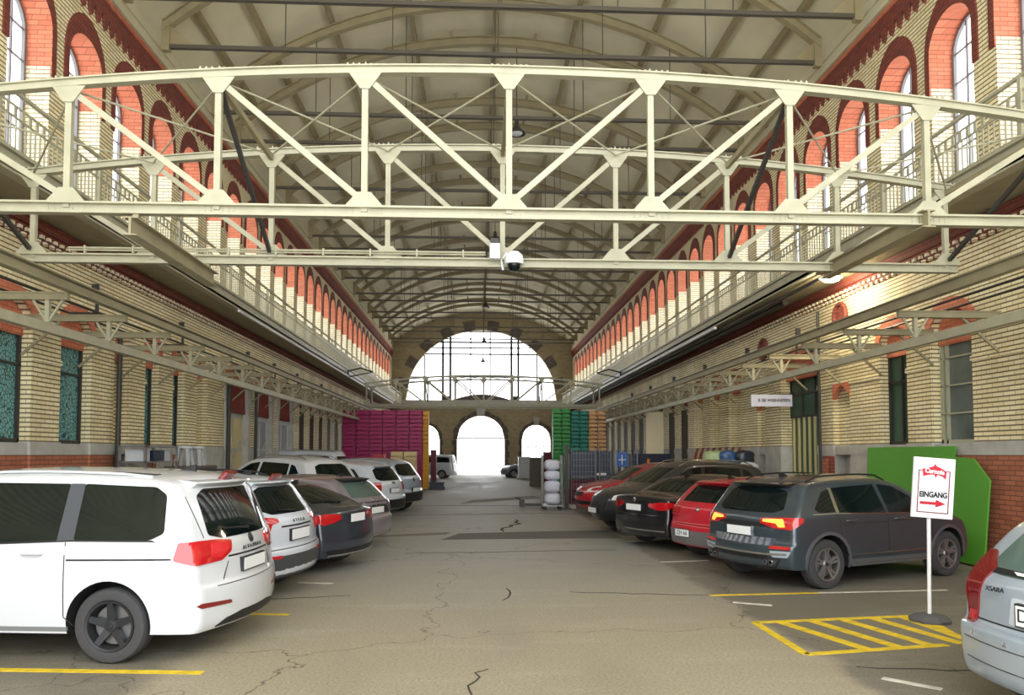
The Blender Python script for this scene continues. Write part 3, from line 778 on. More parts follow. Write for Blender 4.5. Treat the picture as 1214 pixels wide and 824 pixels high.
# dome camera
r = thing('security_camera', (.47, 9.5, 4.3), label='white dome security camera hanging from the second truss', cat='camera')
b = MB(); b.lathe([(.0, .12), (.06, .115), (.11, .07), (.125, 0), (.12, -.05), (.0, -.05)], 24); b.build('housing', 'white', r, smooth=50)
b = MB(); b.lathe([(.085, -.05), (.08, -.09), (.05, -.13), (0, -.145)], 20); b.build('lens_dome', 'glass', r, smooth=60)
b = MB(); b.tube([(0, .1, .1), (-.1, .1, .12), (-.16, .1, .02), (-.14, .1, -.1)], .016, 8); b.build('mounting_arm', 'white', r, smooth=50)
r = thing('junction_box', (.22, 9.52, 4.42), label='white cable box on the second truss beside the dome camera', cat='box')
b = MB(); b.box(-.065, -.05, -.1, .065, .05, .1); b.build('box_body', 'white', r, bevel=.008)
b = MB(); b.box(-.055, -.06, .1, .055, .05, .16); b.build('box_cap', 'iron', r)
# hanging bell lamps
def bell():
    r = thing('pendant_lamp')
    b = MB(); b.lathe([(.02, .34), (.05, .32), (.06, .2), (.09, .15), (.2, .02), (.22, -.02), (.2, -.02), (.08, .12), (.0, .14)], 24); b.build('lamp_shade', 'iron', r, smooth=50)
    b = MB(); b.lathe([(.0, -.05), (.12, -.035), (.15, .0), (.12, .03)], 20); b.build('bulb', 'greywhite', r, smooth=60)
    b = MB(); b.tube([(0, 0, .32), (0, 0, 2.2)], .012, 6); b.build('hanging_rod', 'iron', r)
    return r
bl = bell()
for i, (x, y, z) in enumerate(((.98, 18.4, 9.9), (.6, 25.5, 9.2), (.42, 38.5, 9.45), (.43, 48.5, 9.1), (.43, 58, 9.0))):
    t = bl if i == 0 else copy_tree(bl); t.location = (x, y, z)
    setp(t, 'dark bell-shaped pendant lamp on the roof axis, %s from the front' % ordn(i), 'lamp', 'pendant lamps along the roof axis')
# the lit lamp under the right gallery
r = thing('gallery_lamp', (7.55, 15.4, 5.56), label='lit round lamp under the right gallery', cat='lamp')
b = MB(); b.lathe([(0, .12), (.1, .12), (.2, .05), (.24, 0), (.2, -.01)], 24); b.build('lamp_housing', 'greywhite', r, smooth=40)
M['lit'] = mat('lit_lamp_glass', (255, 240, 205), .3, emit=25)
b = MB(); b.lathe([(.2, 0), (.16, -.06), (.08, -.09), (0, -.1)], 24); b.build('lamp_glass', 'lit', r, smooth=60)
ld = bpy.data.lights.new('lamp_light', 'POINT'); ld.energy = 60; ld.color = (1, .86, .62); ld.shadow_soft_size = .12
lo = bpy.data.objects.new('lamp_light', ld); COL.objects.link(lo); lo.parent = r; lo.location = (0, 0, -.22)
# far platform brackets at the gallery ends
for X, s in ((-6.4, 1), (7.2, -1)):
    b = MB()
    b.tube([(X, 37, 5.9), (X + s * .6, 37, 6.05), (X + s * 1.2, 37, 5.85)], .04, 6)
    b.tube([(X, 37, 5.6), (X + s * 1.2, 37, 5.85)], .03, 6)
    b.bar((X, 36.9, 5.72), (X, 37.1, 5.95), .06, .1)
    setp(b.build('wall_bracket', 'iron'), 'dark curved bracket arm at the far end of the %s gallery' % ('left' if s > 0 else 'right'), 'bracket')
# service plates on the upper frieze wall: little posts carrying cables
for side, X, s, ys in (('left', XL, -1, (13.6, 17.5, 22.5, 25.4, 28.6, 33)), ('right', XR, 1, (17.6, 21, 25, 29, 33, 37))):
    for i, y in enumerate(ys):
        b = MB(); b.box(*sorted((X, X - s * .5))[:1], y - .02, 4.3, sorted((X, X - s * .5))[1], y + .02, 4.34); b.box(X - s * .5 - .02, y - .03, 4.1, X - s * .5 + .02, y + .03, 4.85)
        b.box(min(X - s * .5, X - s * .42), y - .05, 4.6, max(X - s * .5, X - s * .42), y + .05, 4.85)
        setp(b.build('cable_hanger', 'iron'), 'dark cable hanger on the %s wall above the canopy, %s from the front' % (side, ordn(i)), 'bracket', 'cable hangers on the %s wall' % side)
# ------------------------------------------------------------------ cars
def catmull(P, k=4):
    out = []
    n = len(P)
    for i in range(n - 1):
        p0, p1, p2, p3 = Vector(P[max(i - 1, 0)]), Vector(P[i]), Vector(P[i + 1]), Vector(P[min(i + 2, n - 1)])
        for j in range(k):
            t = j / k
            out.append(.5 * ((2 * p1) + (p2 - p0) * t + (2 * p0 - 5 * p1 + 4 * p2 - p3) * t * t + (3 * p1 - p0 - 3 * p2 + p3) * t ** 3))
    out.append(Vector(P[-1])); return out
def roundpoly(P, r=.03, seg=3):
    out = []; n = len(P)
    for i in range(n):
        p = Vector(P[i]); a = Vector(P[i - 1]); c = Vector(P[(i + 1) % n])
        ra = min(r, (a - p).length * .45); rc = min(r, (c - p).length * .45)
        A = p + (a - p).normalized() * ra; C = p + (c - p).normalized() * rc
        for j in range(seg + 1):
            t = j / seg; out.append((1 - t) ** 2 * A + 2 * t * (1 - t) * p + t * t * C)
    return out
class Car:
    def __init__(s, name, sp, paint, loc, heading, label, cat='car', scale=.96, group=None):
        s.sp = sp; s.paint = paint
        s.root = thing(name, (loc[0], loc[1], 0), R_(heading), label, cat, group); s.root.scale = (scale,) * 3
        s.body()
    def hw(s, x, z):
        sp = s.sp; W = sp['W'] / 2; L = sp['L']; belt = sp['belt']
        if z < belt:
            u = (z - .62) / .5; f = 1 - (.05 * u * u if u < 0 else .025 * u * u)
        else: f = (1 - .025 * ((belt - .62) / .5) ** 2) - sp.get('tumble', .34) * (z - belt) / 1.0 * (.9 / W)
        g = 1.
        if x < .7: g -= sp.get('rt', .09) * ((.7 - x) / .7) ** 2
        if x > L - 1.1: g -= .15 * ((x - L + 1.1) / 1.1) ** 2
        return W * f * g
    def body(s):
        sp = s.sp; O = catmull(sp['top'], 4); n = len(O); r = sp.get('r', .085)
        nor = []
        for i in range(n):
            d = (O[min(i + 1, n - 1)] - O[max(i - 1, 0)]).normalized(); nor.append(Vector((-d.y, d.x)) * -1)  # inward
        # make sure the normals point inward (towards the middle)
        mid = Vector((sp['L'] / 2, .8))
        bm = bmesh.new(); S = [0, .25, .5, .72, .88]; A = [0, 25, 50, 70, 90]
        def ins(i, q):
            nx, nz = abs(nor[i].x), abs(nor[i].y); front = O[i].x > sp['L'] * .6
            x, z = O[i]; L = sp['L']
            dx = sp.get('rc', .1) * 1.1 * max(0, 1 - x / .75) - .30 * max(0, 1 - (L - x) / 1.1)
            return Vector((dx, -.06 * min(1, max(0, (z - .75) / .4)))) * q * q
        def cn(i):
            x, z = O[i]; L = sp['L']; v = nor[i].copy()
            if z < 1.0:
                k = min(1, max(0, (.35 - x) / .15)); v = v.lerp(Vector((1, 0)), k)
                k = min(1, max(0, (x - L + .35) / .15)); v = v.lerp(Vector((-1, 0)), k)
            return v
        side = {1: [], -1: []}
        rows = []
        for i in range(n):
            pts = []
            base = O[i]; zz = base.y
            P1 = base + ins(i, 1) + cn(i) * r
            H = max(s.hw(P1.x, P1.y), .3)
            for q in S:
                p = base + ins(i, q); pts.append((p.x, q * (H - r), p.y))
            p0 = base + ins(i, 1)
            for a in A:
                a = R_(a); p = p0 + cn(i) * r * (1 - math.cos(a)); pts.append((p.x, H - r + r * math.sin(a), p.y))
            rows.append(pts)
        zb = sp['top'][0][1]
        xs0, xs1 = min(q[-1][0] for q in rows) + .02, max(q[-1][0] for q in rows) - .02
        V = {}
        for sg in (1, -1):
            for i in range(n):
                for j, p in enumerate(rows[i]):
                    if j == 0 and sg == -1: V[sg, i, 0] = V[1, i, 0]; continue
                    V[sg, i, j] = bm.verts.new((p[0], sg * p[1], p[2]))
        K = 9; m = len(rows[0]) - 1
        for sg in (1, -1):
            for i in range(n):
                px, py, pz = rows[i][-1]; t = min(1, max(0, (px - xs0) / (xs1 - xs0))); t = i / (n - 1) * .12 + .88 * t
                lx = xs0 + (xs1 - xs0) * t
                for k in range(1, K + 1):
                    if i in (0, n - 1): V[sg, i, m + k] = V[sg, i, m]; continue
                    u = k / K; x = px + (lx - px) * u; z = pz + (zb - pz) * u
                    V[sg, i, m + k] = bm.verts.new((x, sg * s.hw(x, z), z))
        for sg in (1, -1):
            for i in range(n - 1):
                for j in range(m + K):
                    q = [V[sg, i, j], V[sg, i + 1, j], V[sg, i + 1, j + 1], V[sg, i, j + 1]]
                    u = []
                    for v in q:
                        if v not in u: u.append(v)
                    if len(u) >= 3:
                        try: bm.faces.new(u)
                        except ValueError: pass
        # underside
        for i in range(n - 1):
            q = [V[1, i, m + K], V[1, i + 1, m + K], V[-1, i + 1, m + K], V[-1, i, m + K]]
            try: bm.faces.new(q)
            except ValueError: pass
        for i in (0, n - 1):
            ring = [V[1, i, j] for j in range(m, -1, -1)] + [V[-1, i, j] for j in range(1, m + 1)]
            try: bm.faces.new(ring)
            except ValueError: pass
        bmesh.ops.recalc_face_normals(bm, faces=bm.faces)
        s.pre = (round(bm.calc_volume(), 2), sum(1 for e in bm.edges if not e.is_manifold))
        s.bvh = BVHTree.FromBMesh(bm)
        me = bpy.data.meshes.new('body'); bm.to_mesh(me); bm.free()
        me.materials.append(s.paint); me.materials.append(M['well'])
        o = bpy.data.objects.new('body', me); COL.objects.link(o)
        cur = me; cur_v = s.pre[0]; s.fail = 0
        for x in (sp['xr'], sp['xf']):
            for sg in (1, -1):
                done = False
                for solver, du in (('EXACT', 0), ('EXACT', .0037), ('FAST', .0021), ('FAST', .005), ('EXACT', .011)):
                    cb = MB(); cb.mats = [s.paint, M['well']]
                    h = s.hw(x, .5); y0, y1 = sg * (h - .30 - du), sg * (h + .3); cr = sp['wr'] + .055 + du; n = 40; zc = sp['wr'] + .015
                    cb.prism([(x + du + cr * math.cos(2 * math.pi * k / n + .031), zc + cr * math.sin(2 * math.pi * k / n + .031)) for k in range(n)], 'y', y0, y1, M['well'])
                    c = cb.build('cutter'); o.data = cur
                    md = o.modifiers.new('b', 'BOOLEAN'); md.operation = 'DIFFERENCE'; md.object = c; md.solver = solver
                    if solver == 'EXACT': md.material_mode = 'TRANSFER'
                    bpy.context.view_layer.update()
                    me2 = bpy.data.meshes.new_from_object(o.evaluated_get(bpy.context.evaluated_depsgraph_get()))
                    o.modifiers.clear(); bpy.data.objects.remove(c)
                    t = bmesh.new(); t.from_mesh(me2); v = abs(t.calc_volume()); t.free()
                    if cur_v * .97 < v < cur_v - .015: done = True; break
                if done: cur = me2; cur_v = v
                else: s.fail += 1
        me2 = cur; o.data = me2; me2.name = 'body'
        if len(me2.materials) < 2: me2.materials.append(M['well'])
        me2.polygons.foreach_set('use_smooth', [True] * len(me2.polygons)); me2.set_sharp_from_angle(angle=R_(32))
        o.parent = s.root; s.bodyo = o
    def U(s, y=None, x=None, z=.9):
        return math.degrees(math.atan2(y, .85) if y is not None else math.atan2(s.hw(x, z), .9 - x)) / 60
    def lamp(s, name, sg, pts, m, off=.012, parent=None, rnd_=.02):
        # pts: ('r', y, z) on the rear or ('s', x, z) on the flank
        P = [(sg * (s.U(y=a) if k == 'r' else s.U(x=a, z=z)), z) for k, a, z in pts]
        return s.over(name, P, 'C', m, off, .05, rnd_, parent)
    def proj(s, mode, p):
        if mode == 'C':
            a = R_(p[0] * 60); loc, nn, _, _ = s.bvh.ray_cast(Vector((.9, 0, p[1])), Vector((-math.cos(a), math.sin(a), 0)))
            if loc is not None:
                if nn.dot(Vector((-math.cos(a), math.sin(a), 0))) < 0: nn = -nn
                return loc, nn
            loc, nn, _, _ = s.bvh.find_nearest(Vector((0, math.sin(a), p[1]))); return loc, nn
        if mode == 'L': org, d = Vector((p[0], 3, p[1])), Vector((0, -1, 0))
        elif mode == 'R': org, d = Vector((p[0], -3, p[1])), Vector((0, 1, 0))
        elif mode == 'B': org, d = Vector((-2, p[0], p[1])), Vector((1, 0, 0))
        elif mode == 'F': org, d = Vector((s.sp['L'] + 2, p[0], p[1])), Vector((-1, 0, 0))
        else: org, d = Vector((p[0], p[1], 4)), Vector((0, 0, -1))
        loc, nn, _, _ = s.bvh.ray_cast(org, d)
        k = 0
        while mode in 'BF' and (loc is None or abs(nn.x) < .28) and k < 40:
            k += 1; org.y *= .985; loc, nn, _, _ = s.bvh.ray_cast(org, d)
        if loc is None:
            h = {'L': (p[0], s.hw(p[0], p[1]), p[1]), 'R': (p[0], -s.hw(p[0], p[1]), p[1]), 'B': (.1, p[0], p[1]), 'F': (s.sp['L'] - .1, p[0], p[1]), 'T': (p[0], p[1], 1.4)}[mode]
            loc, nn, _, _ = s.bvh.find_nearest(Vector(h))
        if nn.dot(d) > 0: nn = -nn
        return loc, nn
    def over(s, name, polys, mode, m, off=.006, grid=.09, rnd_=.03, parent=None, lip=.012):
        """polys in side (x,z) / rear (y,z) view, wrapped on the body; mode letters: L R B F T, or S for both sides"""
        if not isinstance(polys[0][0], (list, tuple)): polys = [polys]
        if mode == 'S':
            for md in 'LR': o = s.over(name, polys, md, m, off, grid, rnd_, parent, lip)
            return o
        if len(polys) > 1 and name != 'arch_trim' and name != 'panel_gap':
            for p in polys: o = s.over(name, p, mode, m, off, grid, rnd_, parent, lip)
            return o
        bm = bmesh.new()
        modes = [mode]
        for md in modes:
            for P in polys:
                P2 = roundpoly(P, rnd_) if rnd_ else [Vector(p) for p in P]
                t = bmesh.new(); t.faces.new([t.verts.new((p.x, p.y, 0)) for p in P2])
                xs = [p.x for p in P2]; ys = [p.y for p in P2]
                for ax, (lo, hi) in ((0, (min(xs), max(xs))), (1, (min(ys), max(ys)))):
                    k = max(1, int((hi - lo) / grid))
                    for i in range(1, k + 0 if k > 1 else 1):
                        c = lo + (hi - lo) * i / k; co = [0, 0, 0]; no = [0, 0, 0]; co[ax] = c; no[ax] = 1
                        bmesh.ops.bisect_plane(t, geom=t.verts[:] + t.edges[:] + t.faces[:], plane_co=co, plane_no=no)
                mp = {}; lo_ = {}
                for v in t.verts:
                    loc, nn = s.proj(md, (v.co.x, v.co.y)); mp[v] = bm.verts.new(loc + nn * off)
                    if v.is_boundary: lo_[v] = bm.verts.new(loc - nn * lip)
                for f in t.faces: bm.faces.new([mp[v] for v in f.verts])
                for e in t.edges:
                    if e.is_boundary:
                        a, c = e.verts
                        try: bm.faces.new((mp[a], mp[c], lo_[c], lo_[a]))
                        except ValueError: pass
                t.free()
        bmesh.ops.recalc_face_normals(bm, faces=bm.faces)
        me = bpy.data.meshes.new(name); bm.to_mesh(me); bm.free(); me.materials.append(M[m] if isinstance(m, str) else m)
        me.polygons.foreach_set('use_smooth', [True] * len(me.polygons)); me.set_sharp_from_angle(angle=R_(35))
        o = bpy.data.objects.new(name, me); COL.objects.link(o); o.parent = parent or s.root; return o
    def wheels(s, rim='alloydark', spokes=5, style='thick', which='all'):
        sp = s.sp; wr = sp['wr']; ww = .215
        for x in (sp['xr'], sp['xf']):
            for sg in (1, -1):
                h = s.hw(x, .5) - .025
                # outer face towards +y*sg
                b = MB(); rr = wr * .67
                b.lathe([(rr, -ww), (wr * .93, -ww), (wr, -ww + .035), (wr, -.035), (wr * .95, -.008), (wr * .8, .002), (rr + .01, -.006), (rr, -.02)], 44, 'y')
                t = b.build('wheel', 'rubber', s.root, smooth=35)
                b = MB(); b.lathe([(rr + .004, -.01), (rr - .012, -.004), (rr - .03, -.03), (rr - .035, -.12), (0, -.13)], 40, 'y')
                q = b.build('rim', 'well' if rim == 'alloydark' else 'iron', t, smooth=35)
                b = MB(); b.lathe([(rr + .003, -.012), (rr, -.002), (rr - .02, -.006), (rr - .026, -.03)], 40, 'y')
                N = spokes * (2 if style == 'twin' else 1)
                for k in range(N):
                    a = 2 * math.pi * (k / N) + .3
                    if style == 'twin': a = 2 * math.pi * ((k // 2) / spokes) + (.16 if k % 2 else -.16) + .3
                    w0, w1 = (.016, .02) if style == 'twin' else (.038, .026)
                    ca, sa = math.cos(a), math.sin(a)
                    P = lambda rad, t_: (ca * rad - sa * t_, sa * rad + ca * t_)
                    r0 = .03; r1 = rr - .012
                    a1, a2, a3, a4 = P(r0, -w0), P(r1, -w1), P(r1, w1), P(r0, w0)
                    vs = [b.bm.verts.new((p[0], yy, p[1])) for p, yy in ((a1, -.035), (a2, -.012), (a3, -.012), (a4, -.035), (a1, -.07), (a2, -.05), (a3, -.05), (a4, -.07))]
                    for f in ((0, 1, 2, 3), (4, 7, 6, 5), (0, 4, 5, 1), (1, 5, 6, 2), (2, 6, 7, 3), (3, 7, 4, 0)): b.bm.faces.new([vs[i] for i in f])
                b.lathe([(0, -.018), (.05, -.022), (.062, -.04), (.062, -.07)], 20, 'y')
                q2 = b.build('spokes', rim, t, smooth=30)
                b = MB(); b.lathe([(0, -.09), (rr * .78, -.09), (rr * .78, -.1)], 30, 'y'); b.build('brake_disc', 'alloy', t)
                b = MB(); b.lathe([(0, -.012), (.026, -.014), (.03, -.022)], 16, 'y'); b.build('hub_cap', 'badge', t)
                t.location = (x, sg * h, wr)
                if sg < 0: t.rotation_euler = (0, 0, math.pi)
    def plate(s, y, z, w_=.46, h_=.11, text=None, frame='black', depth=.0, mode='B'):
        loc, nn = s.proj(mode, (y, z)); sx = -1 if mode == 'B' else 1
        x = min(s.proj(mode, (yy, zz))[0].x * -sx for yy in (y - w_ / 2, y + w_ / 2, y) for zz in (z - h_ / 2, z + h_ / 2)) * -sx
        if mode == 'F': x = max(s.proj(mode, (yy, z))[0].x for yy in (y - w_ / 2, y, y + w_ / 2))
        b = MB(); b.box(x - .015, y - w_ / 2 - .012, z - h_ / 2 - .012, x + .03, y + w_ / 2 + .012, z + h_ / 2 + .012) if mode == 'B' else b.box(x - .03, y - w_ / 2 - .012, z - h_ / 2 - .012, x + .015, y + w_ / 2 + .012, z + h_ / 2 + .012)
        fr = b.build('plate_holder', frame, s.root)
        b = MB(); e = x + sx * .016
        b.box(min(e, e + sx * .005), y - w_ / 2, z - h_ / 2, max(e, e + sx * .005), y + w_ / 2, z + h_ / 2); b.build('number_plate', 'plate', fr)
        if text: text_obj('plate_text', text, h_ * .95, 'ink', fr, (x + sx * .023, y, z), (R_(90), 0, R_(-90 if mode == 'B' else 90)), .001, extra_w=.95)
    def letters(s, text, y, z, size, m='badge', mode='B', spread=1.0, x=None):
        # individual letters spaced over the surface
        n = len(text); wd = size * .95 * spread
        b = None; objs = []
        loc, nn = s.proj(mode, (y, z)); pitch = math.atan2(nn.z, -nn.x)
        sx = -1
        xm = min(s.proj(mode, (y + k * len(text) * size * spread * .35, z))[0].x for k in (-1, 0, 1))
        o = text_obj('badge_lettering', text, size, m, s.root, (xm - .006, y, z), (R_(90) - pitch * .9, 0, R_(-90)), .003, bold=0, space=spread)
        return o
    def emblem(s, y, z, r=.05, m='badge'):
        loc, nn = s.proj('B', (y, z)); b = MB(); b.lathe([(0, .012), (r * .75, .012), (r, .004), (r, -.004)], 20, 'x'); o = b.build('emblem', m, s.root, smooth=40)
        o.location = loc; o.rotation_euler = (0, math.atan2(nn.z, -nn.x) + math.pi, 0)
    def wiper(s, y0, z0, y1, z1, m='black'):
        a, n1 = s.proj('B', (y0, z0)); c, n2 = s.proj('B', (y1, z1))
        b = MB(); b.tube([a + n1 * .02, c + n2 * .02], [.016, .008], 8); b.lathe([(0, .03), (.025, .025), (.03, 0)], 12, 'x', tuple(a - Vector((.02, 0, 0)))); b.build('rear_wiper', m, s.root, smooth=50)
    def mirrors(s, x, z, m=None):
        for sg in (1, -1):
            loc, nn = s.proj('L' if sg > 0 else 'R', (x, z))
            b = MB(); y = loc.y; b.lathe([(0, -.09), (.06, -.085), (.085, -.04), (.08, .03), (.0, .05)], 16, 'x', (x, y + sg * .13, z + .03)); b.bar((x, y - sg * .02, z - .02), (x, y + sg * .1, z), .04, .03)
            b.build('wing_mirror', m or s.paint, s.root, smooth=50)
    def handles(s, xs, z, m=None):
        for x in xs:
            for sg, md in ((1, 'L'), (-1, 'R')):
                a, n1 = s.proj(md, (x, z)); c, n2 = s.proj(md, (x + .2, z))
                b = MB(); b.tube([a, a + n1 * .03 + Vector((.02, 0, 0)), c + n2 * .03 - Vector((.02, 0, 0)), c], [.012, .016, .016, .012], 8); b.build('door_handle', m or s.paint, s.root, smooth=50)
    def seams(s, lines, mode='S'):
        polys = []
        for a, c in lines:
            a, c = Vector(a), Vector(c); k = Vector((-(c - a).y, (c - a).x)).normalized() * .0045
            polys.append([tuple(a - k), tuple(c - k), tuple(c + k), tuple(a + k)])
        return s.over('panel_gap', polys, mode, 'black', .0015, .12, 0, lip=.004)
    def rails(s, x0, x1, y, m='black', h=.045):
        for sg in (1, -1):
            P = []
            for i in range(9):
                x = x0 + (x1 - x0) * i / 8; loc, nn = s.proj('T', (x, sg * y)); k = 0 if i in (0, 8) else 1
                P.append(loc + Vector((0, 0, h * k + .005)))
            b = MB(); b.tube(P, .013, 8); b.build('roof_rail', m, s.root, smooth=50)
    def spoiler(s, z, wd, m=None, ln=.14, drop=.03):
        # a lip over the rear window: surface strip extended to the rear
        b = MB(); top = []; n = 12
        for i in range(n + 1):
            y = -wd / 2 + wd * i / n; loc, nn = s.proj('B', (y, z)); top.append(loc)
        x0 = min(p.x for p in top)
        for i in range(n):
            p, q = top[i], top[i + 1]
            def c(p, k): yk = abs(p.y) / (wd / 2); return [(p.x + .10, p.y, p.z + .055), (p.x - ln * (1 - .25 * yk ** 2), p.y, p.z + .045 - .01 * yk), (p.x - ln * (1 - .25 * yk ** 2) - .002, p.y, p.z + .02), (p.x - .01, p.y, p.z - drop)]
            P, Q = c(p, 0), c(q, 0)
            for k in range(4): b.face([P[k], P[(k + 1) % 4], Q[(k + 1) % 4], Q[k]])
        b.face([tuple(x) for x in c(top[0], 0)]); b.face([tuple(x) for x in c(top[-1], 0)])
        bmesh.ops.remove_doubles(b.bm, verts=b.bm.verts, dist=.0005)
        return b.build('roof_spoiler', m or s.paint, s.root, smooth=40)
    def antenna(s, x, m='black'):
        loc, nn = s.proj('T', (x, 0)); b = MB()
        b.prism([(x - .09, loc.z + .0), (x - .085, loc.z + .06), (x - .05, loc.z + .055), (x + .08, loc.z + .005), (x + .08, loc.z - .01), (x - .09, loc.z - .01)], 'y', -.018, .018); b.build('roof_antenna', m, s.root, bevel=.005)
    def exhausts(s, ys, z, r=.035):
        for y in ys:
            b = MB(); b.lathe([(r, 0), (r, .16), (r * .8, .16), (r * .8, 0), (r, 0)], 16, 'x', (.03, y, z)); b.build('exhaust_pipe', 'chrome', s.root, smooth=40)

PA = {k: carpaint('car_paint_' + k, c, mt) for k, c, mt in (('white', (208, 211, 215), 0), ('white2', (202, 210, 220), 0), ('grey', (56, 68, 76), .3), ('navy', (44, 52, 64), .2),
      ('lilac', (150, 142, 150), .4), ('silver', (176, 190, 204), .35), ('red', (196, 26, 48), .0), ('red2', (176, 20, 40), 0), ('black', (20, 20, 26), .1), ('dark', (38, 40, 46), .2), ('graphite', (96, 100, 108), .3))}
MPV = dict(L=4.85, W=1.90, belt=1.06, xr=.98, xf=3.88, wr=.335, rc=.13, tumble=.27, r=.1,
           top=[(.05, .27), (.015, .33), (0, .5), (.01, .64), (.05, .72), (.07, .95), (.1, 1.08), (.27, 1.48), (.37, 1.62), (.52, 1.68), (1.0, 1.72), (1.9, 1.745), (2.7, 1.70), (3.15, 1.56), (3.6, 1.3), (3.98, 1.12), (4.25, 1.04), (4.62, .90), (4.78, .74), (4.85, .5), (4.75, .27)])
SUV = dict(L=4.36, W=1.86, belt=1.02, xr=.84, xf=3.46, wr=.35, rc=.14, tumble=.42, r=.1,
           top=[(.05, .30), (.015, .36), (0, .52), (.01, .62), (.06, .68), (.07, .9), (.12, 1.04), (.36, 1.34), (.47, 1.47), (.62, 1.53), (1.1, 1.585), (1.7, 1.605), (2.25, 1.58), (2.65, 1.46), (3.1, 1.22), (3.4, 1.08), (3.7, 1.02), (4.05, .93), (4.24, .8), (4.34, .6), (4.36, .45), (4.25, .28)])
HATCH = dict(L=4.25, W=1.79, belt=.93, xr=.80, xf=3.40, wr=.315, rc=.13, tumble=.42, r=.09,
           top=[(.05, .25), (.015, .31), (0, .48), (.02, .60), (.06, .66), (.08, .84), (.14, .97), (.42, 1.24), (.58, 1.36), (.75, 1.41), (1.2, 1.45), (1.8, 1.46), (2.25, 1.41), (2.65, 1.27), (3.05, 1.06), (3.3, .98), (3.65, .92), (4.0, .82), (4.16, .70), (4.24, .5), (4.15, .24)])
COUPE = dict(L=4.5, W=1.82, belt=.93, xr=.85, xf=3.55, wr=.32, rc=.14, tumble=.46, r=.09,
           top=[(.05, .25), (.015, .31), (0, .48), (.02, .62), (.05, .8), (.06, .93), (.12, .99), (.34, 1.05), (.8, 1.24), (1.2, 1.37), (1.6, 1.42), (2.0, 1.43), (2.4, 1.38), (2.8, 1.24), (3.2, 1.05), (3.5, .97), (3.9, .9), (4.2, .8), (4.4, .68), (4.49, .5), (4.4, .24)])
SEDAN = dict(L=4.65, W=1.83, belt=.95, xr=.92, xf=3.7, wr=.33, rc=.13, tumble=.42, r=.09,
           top=[(.05, .25), (.015, .31), (0, .48), (.02, .62), (.03, .85), (.04, .98), (.10, 1.03), (.5, 1.06), (.75, 1.12), (1.15, 1.31), (1.45, 1.40), (1.9, 1.43), (2.3, 1.41), (2.7, 1.28), (3.1, 1.07), (3.4, .99), (3.9, .92), (4.3, .82), (4.52, .70), (4.63, .5), (4.55, .24)])
XSA = dict(L=4.17, W=1.70, belt=.90, xr=.80, xf=3.34, wr=.30, rc=.16, tumble=.40, r=.09,
           top=[(.05, .24), (.015, .30), (0, .45), (.0, .58), (.08, .63), (.10, .85), (.16, .97), (.40, 1.20), (.58, 1.33), (.78, 1.39), (1.3, 1.41), (1.9, 1.40), (2.35, 1.33), (2.75, 1.14), (3.1, .98), (3.35, .92), (3.7, .84), (4.0, .72), (4.13, .55), (4.15, .4), (4.05, .24)])
VAN = dict(L=4.9, W=1.9, belt=1.12, xr=1.0, xf=3.95, wr=.33, rc=.08, tumble=.16, r=.09,
           top=[(.05, .28), (.015, .35), (0, .6), (.02, 1.0), (.06, 1.2), (.14, 1.65), (.2, 1.84), (.35, 1.92), (1.2, 1.95), (2.6, 1.95), (3.2, 1.9), (3.5, 1.72), (4.0, 1.28), (4.3, 1.16), (4.7, 1.02), (4.85, .8), (4.9, .5), (4.8, .27)])

# 1 the white people carrier in the left foreground
c = Car('minivan', MPV, PA['white'], (-2.12, 7.36), 174, 'large white people carrier nearest the camera on the left, red wrap-around tail lamps')
c.over('side_window', [(.50, 1.16), (.52, 1.50), (.62, 1.57), (1.30, 1.60), (1.34, 1.10), (1.0, 1.10), (.62, 1.10)], 'S', 'glass', .004)
c.over('side_window', [(1.48, 1.09), (1.44, 1.60), (2.45, 1.61), (2.5, 1.05)], 'S', 'glass', .004, rnd_=.02)
c.over('side_window', [(2.58, 1.05), (2.53, 1.60), (2.85, 1.57), (3.62, 1.14), (3.6, 1.05)], 'S', 'glass', .004, rnd_=.02)
c.over('door_pillar', [(1.325, 1.10), (1.30, 1.60), (1.44, 1.60), (1.48, 1.09)], 'S', mat('dark_grey_pillar_trim', (70, 74, 80), .3), .006, rnd_=0)
c.over('window_trim', [(.56, 1.08), (.60, 1.085), (1.34, 1.085), (2.6, 1.035), (3.7, 1.03), (3.7, 1.045), (2.6, 1.05), (1.34, 1.10), (.6, 1.10)], 'S', 'black', .005, rnd_=0)
c.over('rear_window', [(-.66, 1.12), (-.62, 1.48), (-.5, 1.54), (.5, 1.54), (.62, 1.48), (.66, 1.12), (.5, 1.08), (-.5, 1.08)], 'B', 'glass', .006, .08)
c.over('windscreen', [(-.74, 1.16), (-.62, 1.55), (.62, 1.55), (.74, 1.16)], 'F', 'glass', .005, .1)
c.spoiler(1.575, 1.25, None, .10)
c.over('brake_light', [(-.12, 1.595), (-.12, 1.625), (.12, 1.625), (.12, 1.595)], 'B', 'lampdark', .11, rnd_=.01, lip=.0)
for sg in (1, -1):
    t = c.lamp('tail_lamp', sg, [('r', .44, .95), ('r', .42, 1.05), ('r', .7, 1.075), ('s', .2, 1.08), ('s', .36, 1.08), ('s', .40, .92), ('s', .2, .87), ('r', .62, .88)], 'lampred', .013)
    c.lamp('lamp_lens', sg, [('r', .50, .965), ('r', .48, 1.03), ('r', .8, 1.05), ('r', .8, .92), ('r', .64, .91)], mat('bright_red_lens', (214, 44, 52), .1, coat=1), .018, t)
c.seams([((1.39, .42), (1.40, 1.08)), ((2.52, .36), (2.54, 1.05)), ((1.39, .42), (1.30, .34))])
c.over('slide_rail', [(.42, .925), (.42, .94), (1.38, .93), (1.38, .915)], 'S', 'black', .003, rnd_=0)
